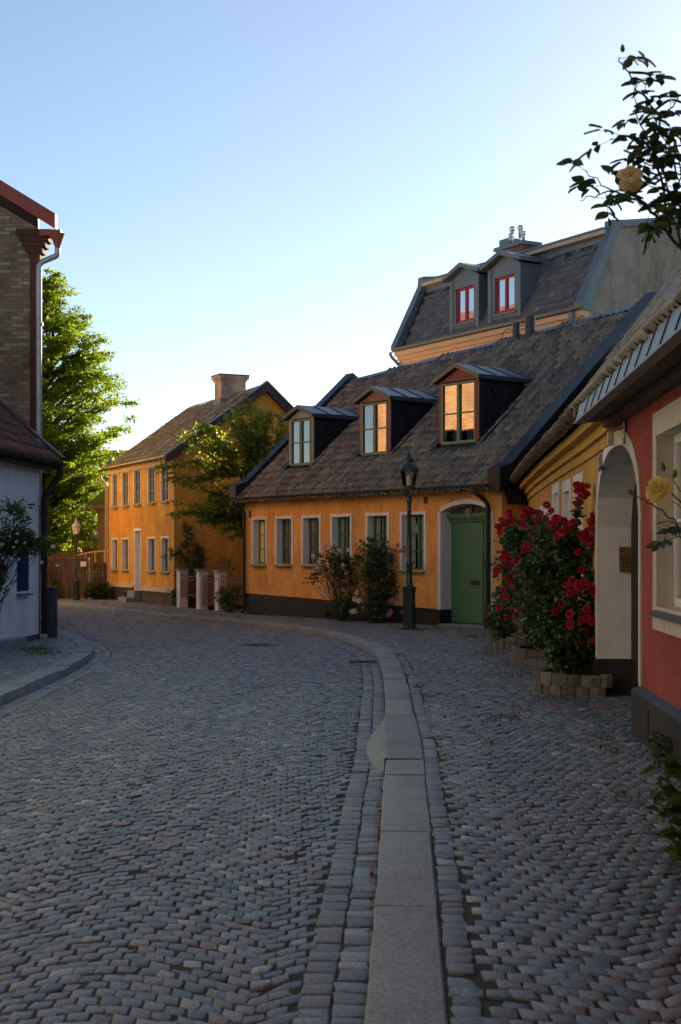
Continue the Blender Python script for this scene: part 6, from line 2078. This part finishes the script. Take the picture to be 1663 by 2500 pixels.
mb = MB(); mb.lathe([(.10, -.02), (.10, .95), (.11, .955), (.11, .985), (.09, .99)], (-5.62, 27.75, 0), 12)
props(mb.build('utility_post', M['greybox'], None, 'auto'), 'dark grey round post standing beside the black downpipe', 'post')
mh = thing('manhole_cover', 'round cast iron manhole cover set in the cobbled road', 'manhole cover', (MAN[0], MAN[1], -.11))
mb = MB(); mb.lathe([(.40, -.03), (.40, .004), (.345, .004), (.345, -.004), (.34, -.004)], (MAN[0], MAN[1], -.11), 32); mb.build('ring', M['castiron'], mh)
mb = MB(); mb.lathe([(.335, -.03), (.335, .002)], (MAN[0], MAN[1], -.11), 32)
for i in range(5):
    mb.box(Fid, MAN[0] - .22, MAN[0] + .22, MAN[1] - .2 + i * .09, MAN[1] - .17 + i * .09, -.109, -.104)
mb.build('lid', M['castiron'], mh)
mb = MB()
for i in range(9):
    mb.box(Fid, DRAIN[0] - .20, DRAIN[0] + .20, DRAIN[1] - .2 + i * .045, DRAIN[1] - .18 + i * .045, -.12, -.092)
mb.box(Fid, DRAIN[0] - .22, DRAIN[0] - .20, DRAIN[1] - .21, DRAIN[1] + .2, -.12, -.092); mb.box(Fid, DRAIN[0] + .20, DRAIN[0] + .22, DRAIN[1] - .21, DRAIN[1] + .2, -.12, -.092)
props(mb.build('drain_grate', M['castiron']), 'slotted iron drain grate beside the kerb bend', 'drain grate')
# concrete ramp bulging from the kerb
NU, NV = 44, 18
V, F = [], []
for i in range(NU + 1):
    for j in range(NV + 1):
        u = .5 - .5 * math.cos(math.pi * i / NU)
        y = 11.35 + u * 3.1
        kx = np.interp(y, KRs[:, 1], KRs[:, 0])
        sh0 = max(0.0, math.sin(math.pi * u)) ** .62
        wd = .22 * sh0 + .004
        if j <= 5:
            x = kx + .29 - .29 * j / 5
            z = .0085
        else:
            q = (j - 5) / (NV - 5)
            x = kx - wd * q
            z = .0085 - (.128 * (q * q * (3 - 2 * q)) if sh0 > .05 else .0)
        V.append((x, y, z + .0025 * math.sin(y * 7 + x * 9)))
for i in range(NU):
    for j in range(NV):
        o = i * (NV + 1) + j
        F.append((o, o + NV + 1, o + NV + 2, o + 1))
props(fast('kerb_ramp', V, F, M['concrete'], None, None, True), 'smooth concrete ramp bulging from the kerb down onto the cobbles', 'ramp')

# scattered petals and grass in the joints
rg = np.random.default_rng(900)
def scatter(centers, n, sp):
    out = []
    for (x, y), k in zip(centers, n):
        out.append(np.stack([rg.normal(x, sp[0], k), rg.normal(y, sp[1], k), np.full(k, .012)], 1))
    return np.concatenate(out)
P = scatter([(2.25, 16.0), (1.9, 18.2), (2.35, 20.0), (2.0, 14.0), (1.4, 12.0), (2.2, 23.5), (2.3, 15.7), (2.6, 17.6), (2.8, 20.9)], [60, 50, 40, 16, 10, 20, 50, 60, 60], (.35, .9))
P2 = scatter([(.16, 7.0), (.27, 9.2), (.3, 10.8)], [22, 22, 16], (.035, .8)); P2[:, 2] = -.10
P2[:, 0] = np.interp(P2[:, 1], KRs[:, 1], KRs[:, 0]) - np.abs(rg.normal(.012, .015, len(P2)))
for k in range(2):
    P[-120 + 60 * k:(-60 if k == 0 else None), 2] = .23
V, F, R = leaves(np.concatenate([P, P2]), .035, rg, 2.5, 0, .9)
props(fast('petals', V, F, M['petal_red'], None, R), 'fallen crimson petals strewn over the pavement near the planters', 'petals', kind='stuff')
def grass(centers, name='grass'):
    V, F, R = [], [], []
    for (x, y, z, n, sp, h) in centers:
        for i in range(n):
            p = np.array([rg.normal(x, sp), rg.normal(y, sp * 1.6), z])
            d = np.array([rg.normal(0, .5), rg.normal(0, .5), 1]); d /= np.linalg.norm(d)
            s_ = np.cross(d, [rg.normal(), rg.normal(), 0]); s_ /= np.linalg.norm(s_) + 1e-9
            hh = h * rg.uniform(.5, 1.2)
            b = len(V)
            V += [p - s_ * .006, p + s_ * .006, p + d * hh]
            F.append((b, b + 1, b + 2)); R.append(rg.random())
    return props(fast(name, V, F, M['leaf_shrub'], None, R), 'thin grass and moss growing in the paving joints', 'grass', kind='stuff')
gc = [(3.1, 28.4, 0, 160, .14, .10), (2.6, 28.0, 0, 90, .1, .06), (2.45, 23.2, 0, 120, .18, .07), (2.3, 19.0, 0, 90, .2, .05), (2.35, 16.15, 0, 60, .12, .05), (2.6, 15.9, 0, 50, .12, .05), (1.62, 30.4, 0, 70, .09, .07), (1.35, 30.9, 0, 70, .1, .07), (-4.9, 23.3, 0, 160, .14, .07), (-5.2, 24.2, 0, 200, .16, .08), (2.25, 11.8, 0, 24, .05, .06), (2.35, 12.6, 0, 24, .05, .06), (1.3, 12.3, 0, 16, .04, .05), (1.9, 9.6, 0, 26, .06, .06), (.98, 17.5, 0, 40, .05, .05), (1.02, 16.3, 0, 30, .04, .05), (.9, 19, 0, 20, .02, .04), (.92, 21, 0, 20, .02, .04), (.93, 23, 0, 20, .02, .04), (.2, 35.4, 0, 120, .4, .06), (-.8, 36.6, 0, 80, .3, .06), (1.5, 13.9, 0, 14, .04, .05), (2.0, 30.9, 0, 60, .15, .05)]
grass(gc)
mb = MB(); mb.box(Fid, 1.50, 1.80, 14.2, 14.55, -.03, -.012)
props(mb.build('sunken_cover', M['castiron']), 'small rusty cover sunk in the pavement before the archway', 'cover')
